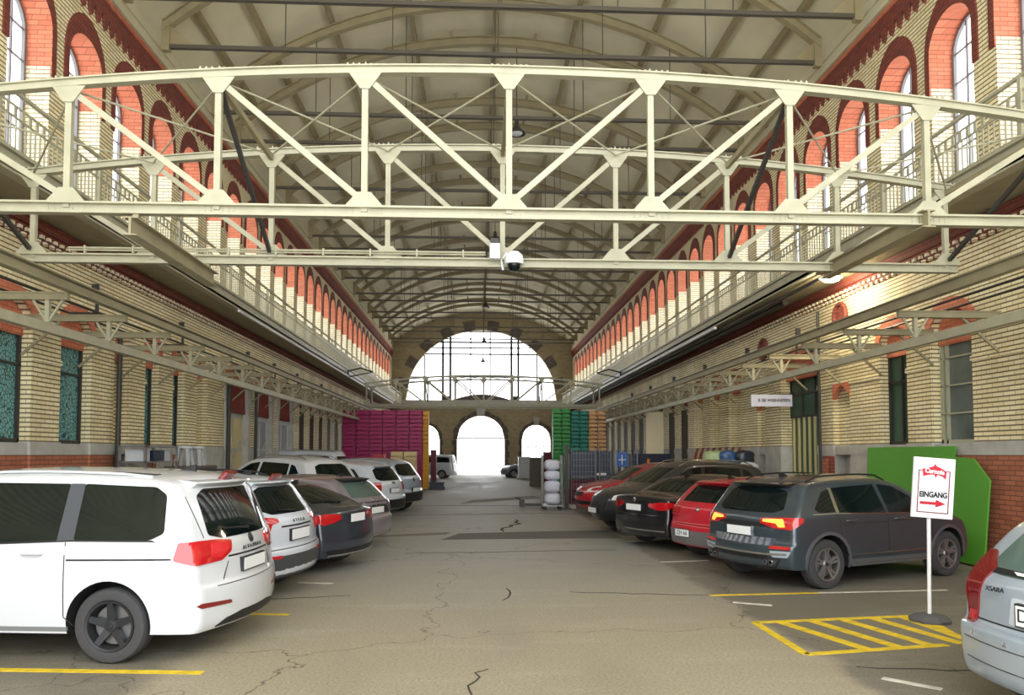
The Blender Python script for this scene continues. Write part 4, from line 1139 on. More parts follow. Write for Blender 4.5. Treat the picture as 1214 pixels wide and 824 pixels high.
c.over('sill_trim', [(1.36, .29), (1.36, .33), (3.5, .33), (3.5, .29)], 'S', mat('grey_sill_trim', (120, 122, 124), .5), .006, rnd_=0)
c.over('bumper_reflector', [[(.48, .475), (.5, .51), (.86, .535), (.93, .515), (.86, .49)], [(-.48, .475), (-.5, .51), (-.86, .535), (-.93, .515), (-.86, .49)]], 'B', 'lampdark', .008, rnd_=.01)
c.over('lower_valance', [(-.68, .29), (-.55, .345), (-.3, .375), (.3, .375), (.55, .345), (.68, .29)], 'B', 'black', .008, rnd_=.02)
c.over('tailgate_gap', [[(-.66, .655), (-.66, .662), (.66, .662), (.66, .655)], [(-.45, .895), (-.45, .912), (.45, .912), (.45, .895)]], 'B', 'black', .003, rnd_=0)
c.seams([((.76, 1.60), (.72, 1.10)), ((-.76, 1.60), (-.72, 1.10)), ((.455, .86), (.55, .7)), ((-.455, .86), (-.55, .7))], 'B')
c.plate(0, .80, .50, .115); c.letters('ALHAMBRA', 0, .955, .052, spread=1.9); c.emblem(0, 1.035, .05)
c.wiper(.02, 1.135, .44, 1.16); c.mirrors(3.3, 1.1); c.antenna(.75); c.handles((1.6, 2.7), .98)
c.rails(.75, 3.0, .66, PA['white'], .012)
c.over('roof_slot', [[(.75, .5), (.78, .56), (1.2, .53), (1.2, .5)]], 'T', 'black', .004, rnd_=.01)
c.wheels('alloydark', 5, 'thick')
c.over('fuel_flap', [(.44, .98), (.44, 1.0), (.46, 1.0), (.46, .98)], 'R', 'white', .003, rnd_=0)

# 2 white SUV
def suv_windows(c, pillar='black'):
    c.over('side_window', [(.62, 1.13), (.86, 1.37), (1.0, 1.41), (1.02, 1.08), (.7, 1.08)], 'S', 'glass', .004)
    c.over('side_window', [(1.08, 1.07), (1.06, 1.42), (1.95, 1.46), (2.05, 1.03)], 'S', 'glass', .004)
    c.over('side_window', [(2.12, 1.03), (2.04, 1.46), (2.35, 1.42), (3.12, 1.06), (3.1, 1.02)], 'S', 'glass', .004)
    c.over('window_trim', [(.56, 1.05), (1.05, 1.055), (3.2, 1.0), (3.2, 1.012), (1.05, 1.068), (.56, 1.062)], 'S', 'chrome' if pillar == 'chrome' else 'black', .006, rnd_=0)
    c.over('rear_window', [(-.64, 1.12), (-.56, 1.36), (-.4, 1.41), (.4, 1.41), (.56, 1.36), (.64, 1.12), (.5, 1.07), (-.5, 1.07)], 'B', 'glass', .005, .08)
    c.over('windscreen', [(-.70, 1.12), (-.56, 1.44), (.56, 1.44), (.70, 1.12)], 'F', 'glass', .005, .1)
def clad(c, wide=.05, m='black'):
    sp = c.sp; polys = []
    for x in (sp['xr'], sp['xf']):
        z = sp['wr'] + .015; r = sp['wr'] + .055; n = 14; r2 = r + wide
        for i in range(n):
            a0 = math.pi * (1.08 - 1.16 * i / n); a1 = math.pi * (1.08 - 1.16 * (i + 1) / n)
            P = lambda a, q: (x + q * math.cos(a), z + q * math.sin(a))
            if P(a0, r)[1] < .33 and P(a1, r)[1] < .33: continue
            polys.append([P(a0, r), P(a1, r), P(a1, r2), P(a0, r2)])
    c.over('arch_trim', polys, 'S', m, .012, .2, 0, lip=.01)
    c.over('sill_trim', [(sp['xr'] + .45, .3), (sp['xr'] + .43, .40), (sp['xf'] - .43, .40), (sp['xf'] - .45, .3)], 'S', m, .012, rnd_=0)
c = Car('suv', SUV, PA['white2'], (-2.22, 9.72), 168, 'white sport utility car with black lower bumper, directly behind the white people carrier', scale=.98)
suv_windows(c); clad(c); c.spoiler(1.44, 1.1, None, .12); c.antenna(.85)
c.over('brake_light', [(-.12, 1.455), (-.12, 1.475), (.12, 1.475), (.12, 1.455)], 'B', 'lampdark', .125, rnd_=.01, lip=0)
for sg in (1, -1):
    c.lamp('tail_lamp', sg, [('r', .50, .97), ('r', .52, 1.02), ('r', .8, 1.04), ('s', .34, 1.05), ('s', .34, .98), ('s', .2, .82), ('r', .78, .80), ('r', .68, .95)], 'lampred')
c.over('lower_bumper', [(-.88, .30), (-.9, .53), (-.55, .56), (.55, .56), (.9, .53), (.88, .30)], 'B', mat('grey_bumper_plastic', (66, 68, 72), .5), .01, rnd_=.02)
c.over('bumper_reflector', [[(.5, .53), (.5, .57), (.82, .58), (.82, .54)], [(-.5, .53), (-.5, .57), (-.82, .58), (-.82, .54)]], 'B', 'lampred', .016, rnd_=.01)
c.over('tailgate_gap', [[(-.7, .635), (-.7, .642), (.7, .642), (.7, .635)], [(-.42, .905), (-.42, .925), (.42, .925), (.42, .905)]], 'B', 'black', .003, rnd_=0)
c.plate(0, .80, .5, .13); c.letters('ATECA', 0, .975, .06, spread=2.2); c.wiper(0, 1.09, .35, 1.11); c.mirrors(2.9, 1.08); c.handles((1.35, 2.3), .93); c.seams([((1.1, .42), (1.1, 1.06)), ((2.08, .42), (2.08, 1.04))])
c.rails(.8, 2.3, .58, 'black'); c.wheels('alloydark', 5, 'twin')

# 3 dark blue-grey hatchback
def hatch_windows(c, glass='glass'):
    sp = c.sp
    if sp is COUPE: ys = 1.0; q = [[(.75, 1.0), (1.1, 1.25), (1.35, 1.30), (1.38, .96)], [(1.44, .96), (1.41, 1.31), (2.15, 1.32), (2.2, .95)], [(2.26, .95), (2.21, 1.31), (2.45, 1.27), (3.05, .99)]]
    elif sp is SEDAN: q = [[(1.05, 1.03), (1.3, 1.22), (1.45, 1.26), (1.48, 1.0)], [(1.54, 1.0), (1.5, 1.27), (2.15, 1.30), (2.2, .98)], [(2.26, .98), (2.22, 1.30), (2.4, 1.28), (3.0, 1.0)]]
    else: q = [[(.62, 1.0), (.85, 1.23), (1.0, 1.27), (1.02, .97)], [(1.08, .97), (1.06, 1.28), (1.85, 1.33), (1.92, .95)], [(1.98, .95), (1.93, 1.33), (2.25, 1.29), (2.9, .98)]]
    for p in q: c.over('side_window', p, 'S', glass, .004)
    c.over('windscreen', [(-.68, 1.0 if sp is not COUPE else 1.02), (-.52, 1.32), (.52, 1.32), (.68, 1.0 if sp is not COUPE else 1.02)], 'F', glass, .005, .1)
c = Car('hatchback', COUPE, PA['navy'], (-1.85, 11.85), 161, 'dark blue-grey fastback car with a light number plate, third car along the left row')
hatch_windows(c)
c.over('rear_window', [(-.60, 1.08), (-.46, 1.34), (.46, 1.34), (.60, 1.08)], 'B', 'glass', .005, .08)
for sg in (1, -1):
    c.lamp('tail_lamp', sg, [('r', .46, .84), ('r', .48, .91), ('r', .8, .93), ('s', .34, .92), ('s', .34, .84), ('s', .16, .76), ('r', .72, .78)], 'lampred')
c.over('boot_trim', [(-.5, 1.0), (-.5, 1.015), (.5, 1.015), (.5, 1.0)], 'B', 'chrome', .01, rnd_=0)
c.over('lower_valance', [(-.7, .27), (-.8, .37), (.8, .37), (.7, .27)], 'B', 'black', .008); c.over('bumper_strip', [(-.75, .275), (-.75, .30), (.75, .30), (.75, .275)], 'B', 'chrome', .014, rnd_=0)
c.plate(0, .84, .46, .13); c.wiper(0, 1.07, .3, 1.1); c.mirrors(2.9, 1.0); c.handles((1.5, 2.35), .85); c.seams([((1.42, .35), (1.42, .95)), ((2.24, .35), (2.24, .95))]); c.wheels('alloy', 5, 'thick'); c.antenna(1.25)

# 4 lilac silver hatch / estate
c = Car('hatchback', HATCH, PA['lilac'], (-1.85, 14.35), 160, 'silvery lilac hatchback with a dark rear panel, fourth car along the left row', scale=1.0)
c.root.scale = (1, 1, .96)
hatch_windows(c, 'glassgreen'); c.over('rear_window', [(-.60, 1.02), (-.5, 1.30), (.5, 1.30), (.60, 1.02)], 'B', 'glassgreen', .005, .08); c.spoiler(1.33, 1.0, 'black', .12)
c.over('boot_panel', [(-.7, .68), (-.7, .93), (.7, .93), (.7, .68)], 'B', 'black', .006)
for sg in (1, -1): c.lamp('tail_lamp', sg, [('r', .64, .74), ('r', .6, .92), ('s', .3, .93), ('s', .2, .74)], mat('smoked_lamp', (120, 84, 92), .15, coat=1))
c.over('bumper_strip', [(-.8, .29), (-.8, .33), (.8, .33), (.8, .29)], 'B', 'chrome', .01, rnd_=0)
c.plate(0, .76, .48, .12); c.emblem(0, .98, .04, 'chrome'); c.mirrors(2.7, .98); c.handles((1.2, 2.1), .86); c.wheels('alloy', 7, 'thick'); c.antenna(.9)

# 5 white estate-like SUV farther left
c = Car('suv', SUV, PA['white'], (-3.2, 18.1), 150, 'white sport utility car with dark tinted side windows, parked deeper to the left wall', scale=.98)
c.root.scale = (.98, .98, 1.1)
suv_windows(c); c.mirrors(2.9, 1.08); c.rails(.7, 2.4, .58, 'chrome'); clad(c); c.wheels('alloy', 5, 'thick')
for sg in (1, -1): c.lamp('tail_lamp', sg, [('r', .66, .8), ('r', .66, 1.02), ('s', .2, 1.03), ('s', .14, .8)], 'lampred')
c.plate(0, .8)
# 6 white van-like car
c = Car('suv', SUV, PA['white2'], (-2.2, 20.5), 158, 'white car with a wide black rear window, standing before the purple crates', scale=1.0)
suv_windows(c); c.wheels('alloy', 5, 'thick'); c.plate(0, .8); clad(c); c.over('emblem_plate', [(-.08, .98), (-.08, 1.03), (.08, 1.03), (.08, .98)], 'B', 'black', .008, rnd_=.01); c.spoiler(1.44, 1.1)
for sg in (1, -1): c.lamp('tail_lamp', sg, [('r', .66, .8), ('r', .66, 1.02), ('s', .2, 1.03), ('s', .14, .8)], 'lampred')
c.over('lower_bumper', [(-.85, .32), (-.85, .56), (.85, .56), (.85, .32)], 'B', 'black', .01)
# 7 silver pickup-like with dark hood cover
c = Car('suv', SUV, PA['silver'], (-1.9, 23.3), 160, 'silvery white car, last of the left row before the yellow crates', scale=1.05)
suv_windows(c); c.wheels('alloy', 5, 'thick'); c.plate(0, .66); clad(c); c.emblem(0, .95, .06)
c.over('lower_bumper', [(-.85, .32), (-.85, .58), (.85, .58), (.85, .32)], 'B', 'black', .01)
for sg in (1, -1): c.lamp('tail_lamp', sg, [('r', .72, .76), ('r', .72, 1.0), ('s', .16, 1.0), ('s', .12, .76)], 'lampdark')
# 8 white box van cab far left
c = Car('van', VAN, PA['white2'], (-4.95, 28.5), 175, 'white van with red stripe behind the left row of cars, before the wall doors', cat='van', scale=1.0)
c.over('side_window', [(.4, 1.3), (.45, 1.7), (1.6, 1.75), (1.6, 1.3)], 'S', 'glass', .004); c.over('side_window', [(1.8, 1.3), (1.8, 1.75), (2.9, 1.75), (3.6, 1.3)], 'S', 'glass', .004)
c.over('rear_window', [(-.7, 1.25), (-.65, 1.7), (.65, 1.7), (.7, 1.25)], 'B', 'glass', .005); c.wheels('alloy', 6, 'thick')
c.over('stripe', [(.3, 1.16), (.3, 1.26), (3.6, 1.22), (3.6, 1.12)], 'S', 'lampred', .004, rnd_=0); c.plate(0, .8)
# 9 white van near the far gate
c = Car('van', VAN, PA['white2'], (-1.55, 54.5), 172, 'small white van parked by the central gate at the far end', cat='van', scale=.9)
c.over('side_window', [(.4, 1.3), (.45, 1.7), (1.6, 1.75), (1.6, 1.3)], 'S', 'glass', .004); c.over('side_window', [(1.8, 1.3), (1.8, 1.75), (2.9, 1.75), (3.6, 1.3)], 'S', 'glass', .004)
c.over('rear_window', [(-.7, 1.25), (-.65, 1.7), (.65, 1.7), (.7, 1.25)], 'B', 'glassgreen', .005); c.wheels('alloy', 6, 'thick')

# right row -------------------------------------------------------------
# 1 dark grey SUV
c = Car('suv', SUV, PA['grey'], (3.60, 10.2), 23, 'dark grey sport utility car with orange-lit tail lamp, nearest of the right row', scale=.94)
suv_windows(c, 'chrome'); clad(c, .045, PA['graphite']); c.spoiler(1.44, 1.14, PA['black'], .13); c.antenna(.95)
for sg in (1, -1):
    t = c.lamp('tail_lamp', sg, [('r', .38, .93), ('r', .40, .99), ('r', .8, 1.01), ('s', .38, 1.02), ('s', .38, .96), ('s', .18, .85), ('r', .66, .86)], 'lampred', .013)
    c.lamp('lamp_bar', sg, [('r', .44, .945), ('r', .44, .975), ('r', .86, .99), ('r', .9, .885), ('r', .76, .88), ('r', .70, .93)], 'lamporange', .018, t, .01)
c.over('tailgate_trim', [(-.62, .86), (-.5, .93), (.5, .93), (.62, .86), (.5, .875), (-.5, .875)], 'B', 'black', .006, rnd_=.01)
c.over('tailgate_panel', [(-.6, .62), (-.62, .72), (.62, .72), (.6, .62)], 'B', mat('dark_blue_panel', (46, 58, 72), .25, coat=1), .004, rnd_=.01)
c.over('bumper_lip', [(-.8, .50), (-.8, .53), (-.5, .51), (.5, .51), (.8, .53), (.8, .50), (.5, .485), (-.5, .485)], 'B', 'chrome', .014, rnd_=0)
c.over('lower_valance', [(-.62, .30), (-.72, .44), (-.5, .475), (.5, .475), (.72, .44), (.62, .30)], 'B', 'black', .012, rnd_=.02)
c.over('bumper_reflector', [[(.55, .575), (.57, .62), (.85, .62), (.85, .58)], [(-.55, .575), (-.57, .62), (-.85, .62), (-.85, .58)]], 'B', 'lampred', .01, rnd_=.01)
c.over('bumper_vent', [[(.6, .46), (.56, .55), (.86, .56), (.82, .47)], [(-.6, .46), (-.56, .55), (-.86, .56), (-.82, .47)]], 'B', PA['silver'], .012, rnd_=.02)
c.exhausts((-.62, -.52, .52, .62), .39, .036)
c.plate(.02, .795, .48, .12, frame='chrome'); c.letters('CUPRA', 0, .655, .055, m='black', spread=1.6); c.wiper(0, 1.09, .34, 1.1)
c.mirrors(2.95, 1.1, 'black'); c.handles((1.2, 2.22), .95); c.rails(.75, 2.4, .60, 'black')
c.over('side_moulding', [(1.3, .46), (1.3, .475), (3.0, .475), (3.0, .46)], 'S', 'chrome', .008, rnd_=0)
c.over('sill_strip', [(1.3, .335), (1.3, .355), (3.05, .355), (3.05, .335)], 'S', 'chrome', .016, rnd_=0)
c.over('chrome_pillar', [(1.02, 1.08), (1.0, 1.42), (1.06, 1.42), (1.08, 1.07)], 'S', 'chrome', .006, rnd_=0)
c.seams([((1.12, .5), (1.06, 1.05)), ((1.12, .5), (1.3, .41)), ((2.08, .42), (2.08, 1.04)), ((3.05, .45), (3.1, 1.0)), ((1.15, .9), (3.3, .93))])
c.wheels('alloy', 5, 'twin')
# 2 red hatch
c = Car('hatchback', HATCH, PA['red'], (3.62, 12.35), 24, 'red hatchback squeezed between the dark grey car and the black saloon', scale=.96)
hatch_windows(c); c.over('rear_window', [(-.60, 1.02), (-.5, 1.30), (.5, 1.30), (.60, 1.02)], 'B', 'glass', .005, .08); c.spoiler(1.33, 1.05, None, .12)
for sg in (1, -1): c.lamp('tail_lamp', sg, [('r', .62, .76), ('r', .58, .92), ('s', .28, .93), ('s', .18, .76)], 'lampred', .014)
c.over('lower_bumper', [(-.85, .28), (-.87, .52), (.87, .52), (.85, .28)], 'B', mat('grey_lower_bumper', (110, 108, 108), .5), .01)
c.over('tailgate_gap', [(-.7, .62), (-.7, .63), (.7, .63), (.7, .62)], 'B', 'black', .003, rnd_=0)
c.plate(.3, .47, .36, .12, 'ZH 66'); c.emblem(0, .9, .05, 'chrome'); c.mirrors(2.7, .98); c.wheels('alloydark', 5); c.antenna(.9)
# 3 black sedan
c = Car('sedan', SEDAN, PA['black'], (3.0, 14.25), 24, 'glossy black saloon car with white number plate and red tail lamps, in the right row', scale=.97)
hatch_windows(c); c.over('rear_window', [(-.60, 1.10), (-.48, 1.33), (.48, 1.33), (.60, 1.10)], 'B', 'glass', .005, .06)
for sg in (1, -1):
    c.lamp('tail_lamp', sg, [('r', .42, .83), ('r', .42, .89), ('r', .8, .92), ('s', .32, .92), ('s', .30, .84), ('s', .14, .77), ('r', .68, .77)], 'lampred', .013)
c.over('bumper_strip', [(-.8, .36), (-.8, .385), (.8, .385), (.8, .36)], 'B', 'chrome', .012, rnd_=0)
c.over('tailgate_gap', [(-.85, .66), (-.85, .668), (.85, .668), (.85, .66)], 'B', 'chrome', .003, rnd_=0)
c.plate(0, .80, .48, .12); c.emblem(0, .95, .045, 'chrome'); c.exhausts((.5, .6), .3, .03); c.mirrors(2.9, 1.02); c.wheels('alloydark', 5); c.antenna(1.4)
# 4 black estate facing the aisle, chrome rails
c = Car('estate_car', SUV, PA['dark'], (7.0, 18.1), 193, 'dark estate car with chrome roof rails, nose pointing to the aisle behind the black saloon', scale=1.02)
suv_windows(c, 'chrome'); c.rails(.6, 2.5, .58, 'chrome', .06); c.mirrors(2.95, 1.1); c.wheels('alloy', 5); clad(c)
for sg in (1, -1): c.over('headlamp', [(sg * .55, .74), (sg * .55, .84), (sg * .8, .88), (sg * .82, .74)], 'F', 'headlamp', .012)
c.over('grille', [(-.4, .5), (-.45, .8), (.45, .8), (.4, .5)], 'F', 'black', .01); c.plate(0, .5, mode='F')
# 5 red car facing the aisle
c = Car('hatchback', HATCH, PA['red2'], (7.3, 22.6), 190, 'crimson hatchback with its pale headlamp facing the aisle, beside the wire fence', scale=1.05)
hatch_windows(c); c.mirrors(2.7, .98, 'black'); c.wheels('alloy', 5)
for sg in (1, -1):
    c.over('headlamp', [(sg * .42, .66), (sg * .45, .76), (sg * .74, .84), (sg * .78, .68)], 'F', 'headlamp', .012)
c.over('grille', [(-.3, .55), (-.34, .66), (.34, .66), (.3, .55)], 'F', 'black', .01); c.over('lower_grille', [(-.6, .32), (-.62, .42), (.62, .42), (.6, .32)], 'F', 'black', .01)
# 6 silver hatch bottom right
c = Car('hatchback', XSA, PA['silver'], (3.52, 4.5), 14, 'pale silver-blue hatchback cropped at the bottom right corner, with grey bumper', scale=1.0)
hatch_windows(c, 'glassgreen')
c.over('rear_window', [(-.64, .99), (-.52, 1.27), (-.4, 1.31), (.4, 1.31), (.52, 1.27), (.64, .99), (.5, .96), (-.5, .96)], 'B', 'glassgreen', .006, .07)
c.over('window_band', [(-.6, .965), (-.6, 1.0), (.6, 1.0), (.6, .965)], 'B', 'black', .009, rnd_=0)
c.over('window_dots', [[(-.5 + k * .25, .975), (-.46 + k * .25, .993), (-.38 + k * .25, .993), (-.42 + k * .25, .975)] for k in range(4)], 'B', 'white', .011, rnd_=0)
for sg in (1, -1):
    t = c.lamp('tail_lamp', sg, [('r', .78, .60), ('r', .77, .80), ('r', .74, 1.0), ('s', .36, 1.10), ('s', .44, 1.10), ('s', .24, .85), ('s', .17, .60)], 'lampdark', .013)
    c.lamp('indicator', sg, [('r', .80, .61), ('r', .79, .69), ('s', .16, .69), ('s', .15, .61)], 'lampred', .018, t, .01)
c.over('plate_recess', [(-.34, .66), (-.32, .84), (.32, .84), (.34, .66)], 'B', PA['white2'], .006, rnd_=.02)
c.plate(0, .74, .50, .13, 'DZH·33·8'); c.letters('XSARA', .46, .87, .045, m='badge', spread=1.0)
c.over('tailgate_gap', [[(-.68, .635), (-.68, .645), (.68, .645), (.68, .635)]], 'B', 'black', .003, rnd_=0)
c.over('bumper_line', [[(-.8, .50), (-.8, .507), (.8, .507), (.8, .50)], [(-.8, .36), (-.8, .366), (.8, .366), (.8, .36)]], 'B', 'iron', .003, rnd_=0)
for y in (.62, .3, -.3, -.62):
    loc, nn = c.proj('B', (y, .54)); b = MB(); b.lathe([(0, .008), (.016, .006), (.018, 0)], 12, 'x', tuple(loc - Vector((.008, 0, 0)))); b.build('parking_sensor', 'chrome', c.root, smooth=50)
c.wiper(0, 1.02, -.3, 1.12); c.mirrors(2.6, .95); c.rails(.7, 1.9, .52, 'black', .05); c.wheels('alloy', 6)
# 7, 8 small cars far right
c = Car('hatchback', HATCH, PA['white'], (7.6, 46.2), 188, 'white hatchback far along the right, nose towards the aisle, beyond the roll cage', scale=1.0)
hatch_windows(c); c.wheels('alloy', 5)
c = Car('hatchback', HATCH, PA['graphite'], (5.9, 56.5), 190, 'small grey car parked right of the far central gate', scale=1.0)
hatch_windows(c); c.wheels('alloy', 5)
# ------------------------------------------------------------------ crates
def crate_mesh(L, W_, H_, m, holes=True, mark=None):
    b = MB(); t = .02; b.mi(m)
    b.box(-L / 2, -W_ / 2, 0, L / 2, W_ / 2, t); 
    for x in (-1, 1): b.box(*sorted((x * L / 2, x * (L / 2 - t)))[:1], -W_ / 2, t, sorted((x * L / 2, x * (L / 2 - t)))[1], W_ / 2, H_ * .93)
    # long sides with a hand slot
    for y in (-1, 1):
        y0, y1 = sorted((y * W_ / 2, y * (W_ / 2 - t)))
        b.box(-L / 2, y0, t, L / 2, y1, H_ * .55)
        b.box(-L / 2, y0, H_ * .55, -L * .42, y1, H_ * .93); b.box(L * .42, y0, H_ * .55, L / 2, y1, H_ * .93)
        for k in (-.45, -.3, -.15, 0, .15, .3, .45): b.box(k * L - .006, min(y * W_ / 2, y * (W_ / 2 + .008)), t, k * L + .006, max(y * W_ / 2, y * (W_ / 2 + .008)), H_ * .5)
    for x0, x1, y0, y1 in ((-L / 2 - .012, L / 2 + .012, -W_ / 2 - .028, -W_ / 2 + t), (-L / 2 - .012, L / 2 + .012, W_ / 2 - t, W_ / 2 + .012), (-L / 2 - .012, -L / 2 + t, -W_ / 2, W_ / 2), (L / 2 - t, L / 2 + .012, -W_ / 2, W_ / 2)):
        b.box(x0, y0, H_ * .84, x1, y1, H_ - .012)
    b.box(-L / 2, W_ / 2 - .08, t, L / 2, W_ / 2 - .07, H_)
    if mark:
        for q in (-.5, .5): b.box(q * L * .55 - .035, -W_ / 2 - .034, H_ * .86, q * L * .55 + .035, -W_ / 2 - .028, H_ * .93, mark)
    o = b.build('crate', m); me = o.data; bpy.data.objects.remove(o); return me
def crate_block(name, x0, y0, cols, rows, L, W_, H_, m, adj, where, z0=0., gap=.02, mark=None):
    me = crate_mesh(L, W_, H_, m, True, mark)
    for c in range(cols):
        for r in range(rows):
            z = z0 + r * H_
            o = bpy.data.objects.new(name, me); COL.objects.link(o)
            o.location = (x0 + L / 2 + c * (L + gap) + rnd.uniform(-.004, .004), y0 + W_ / 2 + rnd.uniform(-.006, .006), z)
            cc = (', %s column' % (['left', 'right'][c] if cols == 2 else ['first', 'second', 'third', 'fourth', 'fifth', 'sixth'][c])) if cols > 1 else ''
            setp(o, '%s crate %s%s, %s layer up' % (adj, where, cc, ordn(r)), 'crate', '%s crates %s' % (adj, where))
M['salmon'] = mat('salmon_label', (232, 150, 140), .5); M['purple'] = mat('magenta_purple_plastic', (188, 22, 108), .45); M['yellowp'] = mat('yellow_plastic', (250, 190, 20), .45)
M['greenp'] = mat('bright_green_plastic', (52, 168, 66), .45); M['tealp'] = mat('teal_plastic', (16, 142, 122), .45); M['tanp'] = mat('tan_plastic', (236, 186, 132), .5)
M['creamp'] = mat('cream_plastic', (240, 216, 160), .5); M['navyp'] = mat('navy_plastic', (24, 38, 62), .45); M['maroon'] = mat('maroon_plastic', (112, 24, 44), .5)
crate_block('plastic_crate', -6.75, 37.6, 6, 20, .645, .45, .2, 'purple', 'purple', 'in the broad wall of stacks', mark='salmon')
crate_block('plastic_crate', -2.93, 38.3, 1, 20, .42, .6, .2, 'yellowp', 'yellow', 'in the narrow stack beside the purple wall')
crate_block('plastic_crate', -2.48, 39.6, 1, 10, .3, .4, .2, 'maroon', 'maroon', 'in the low stack right of the yellow one')
crate_block('plastic_crate', -4.1, 35.3, 2, 10, .6, .5, .19, 'creamp', 'cream', 'in the low stack before the purple wall')
crate_block('plastic_crate', 3.85, 37.6, 2, 20, .43, .6, .205, 'greenp', 'bright green', 'in the tall stack on the right')
crate_block('plastic_crate', 4.77, 37.6, 2, 20, .43, .6, .2, 'tealp', 'teal', 'in the tall stack right of the green one')
crate_block('plastic_crate', 5.68, 37.6, 2, 20, .43, .6, .2, 'tanp', 'tan', 'in the tall stack right of the teal one')
crate_block('plastic_crate', 3.2, 25.7, 2, 3, .7, .5, .3, 'maroon', 'maroon mesh', 'under the navy bins behind the fence', gap=.02)
def big_bin(x, y, z, L, W_, H_, lab):
    r = thing('bulk_bin', (x, y, z), label=lab, cat='bin')
    b = MB(); t = .04
    b.box(0, 0, 0, L, W_, t)
    b.box(0, 0, t, L, t, H_); b.box(0, W_ - t, t, L, W_, H_); b.box(0, t, t, t, W_ - t, H_); b.box(L - t, t, t, L, W_ - t, H_)
    n = int(L / .1)
    for i in range(n + 1): xx = L * i / n; b.box(xx - .008, -.012, .05, xx + .008, 0, H_ - .06)
    for k in range(1, 6): b.box(0, -.01, H_ * k / 6, L, 0, H_ * k / 6 + .012)
    b.build('bin_shell', 'navyp', r)
    b = MB(); b.box(-.03, -.03, H_ - .07, L + .03, .0, H_); b.box(-.03, W_, H_ - .07, L + .03, W_ + .03, H_); b.box(-.03, 0, H_ - .07, 0, W_, H_); b.box(L, 0, H_ - .07, L + .03, W_, H_); b.build('bin_rim', 'navyp', r)
    b = MB(); b.box(L * .66, -.02, .12, L * .9, -.012, .2); b.build('bin_sticker', 'plate', r)
big_bin(3.2, 25.7, .93, 1.42, .95, .95, 'large navy plastic bin standing on maroon mesh crates behind the fence')
M['navyp2'] = M['navyp']
big_bin(6.15, 29.2, .85, 1.5, .9, .95, 'long navy plastic bin beside the boards, right of the blue sign')
b = MB(); b.box(6.15, 29.25, 0, 7.65, 30.05, .84)
setp(b.build('pallet_box', 'darkstone', bevel=.02), 'dark box under the long navy bin on the right', 'box')
# roll cage with laundry sacks
r = thing('roll_cage', (2.1, 23.6, 0), label='metal roll cage on castors with pale folded sacks, right of the aisle', cat='cage')
b = MB()
for x in (0, .62):
    for y in (0, .7): b.tube([(x, y, .15), (x, y, 1.75)], .018, 8)
b.build('cage_frame', 'alloy', r)
b = MB()
for x in (0, .62):
    for z in (.3, .6, .9, 1.2, 1.5, 1.74): b.tube([(x, 0, z), (x, .7, z)], .008, 6)
    for k in range(1, 6): b.tube([(x, k * .116, .2), (x, k * .116, 1.74)], .005, 6)
b.build('side_grid', 'alloy', r)
b = MB(); b.box(-.02, -.02, .13, .64, .72, .17); b.build('base_shelf', 'alloy', r)
for x in (.06, .56):
    for y in (.08, .62):
        b = MB(); b.lathe([(0, -.02), (.055, -.02), (.06, 0), (.055, .02), (0, .02)], 16, 'y', (x, y, .06)); b.box(x - .02, y - .025, .06, x + .02, y + .025, .13); b.build('castor', 'black', r)
M['sack'] = mat('pale_lilac_sack_cloth', (206, 208, 224), .8, noise=.08, nscale=12)
def sack(x, y, z, w_, d, h, lab, m='sack', cat='sack', name='laundry_sack', seed=0):
    bm = bmesh.new(); bmesh.ops.create_cube(bm, size=1); bmesh.ops.subdivide_edges(bm, edges=bm.edges, cuts=5, use_grid_fill=True)
    rr = random.Random(seed)
    for v in bm.verts:
        p = v.co * 2; q = 3.2; n = (abs(p.x) ** q + abs(p.y) ** q + abs(p.z) ** q) ** (1 / q)
        p = p / n * .5; k = 1 + .05 * math.sin(9 * p.x + seed) * math.cos(11 * p.z + seed) + rr.uniform(-.015, .015)
        v.co = Vector((p.x * w_ * k, p.y * d * k, p.z * h * (1 + .04 * math.sin(8 * p.x + seed)) + h / 2 * 1.0))
    for v in bm.verts: v.co.z = max(0, v.co.z)
    me = bpy.data.meshes.new(name); bm.to_mesh(me); bm.free(); me.materials.append(M[m]); me.polygons.foreach_set('use_smooth', [True] * len(me.polygons))
    o = bpy.data.objects.new(name, me); COL.objects.link(o); o.location = (x, y, z); return setp(o, lab, cat)
for i, (z, h, lab) in enumerate(((.17, .38, 'pale lilac folded sack, lowest in the roll cage'), (.55, .4, 'pale lilac folded sack, second in the roll cage'), (.95, .32, 'pale folded sack, third in the roll cage'), (1.27, .34, 'white folded sack, topmost in the roll cage'))):
    sack(2.41, 23.95, z, .52, .6, h, lab, seed=i)
# steel post and wire fence panels
b = MB(); b.box(2.86, 24.2, 0, 2.98, 24.32, 2.1); b.box(2.78, 24.12, 0, 3.06, 24.4, .03)
setp(b.build('steel_post', 'iron'), 'dark square steel post right of the roll cage', 'post')
def fence(x0, x1, y, lab):
    r = thing('wire_fence', (x0, y, 0), label=lab, cat='fence'); L = x1 - x0
    for x in (0, L):
        b = MB(); b.tube([(x, 0, 0.05), (x, 0, 2.0)], .022, 8); b.build('post', 'alloy', r)
    b = MB()
    for z in (.12, 1.05): b.tube([(0, 0, z), (L, 0, z)], .015, 6)
    b.build('cross_rail', 'alloy', r)
    b = MB(); k = .08
    while k < L: b.box(k - .002, -.002, .1, k + .002, .002, 1.98); k += .1
    for z in range(1, 10): b.box(0, -.002, z * .2, L, .002, z * .2 + .004)
    b.build('wire_mesh', 'alloy', r)
    for x in (0, L):
        b = MB(); b.box(x - .12 if x else -.05, -.3, 0, x + .05 if x else .12, .3, .11); b.build('concrete_foot', 'stone', r, bevel=.015)
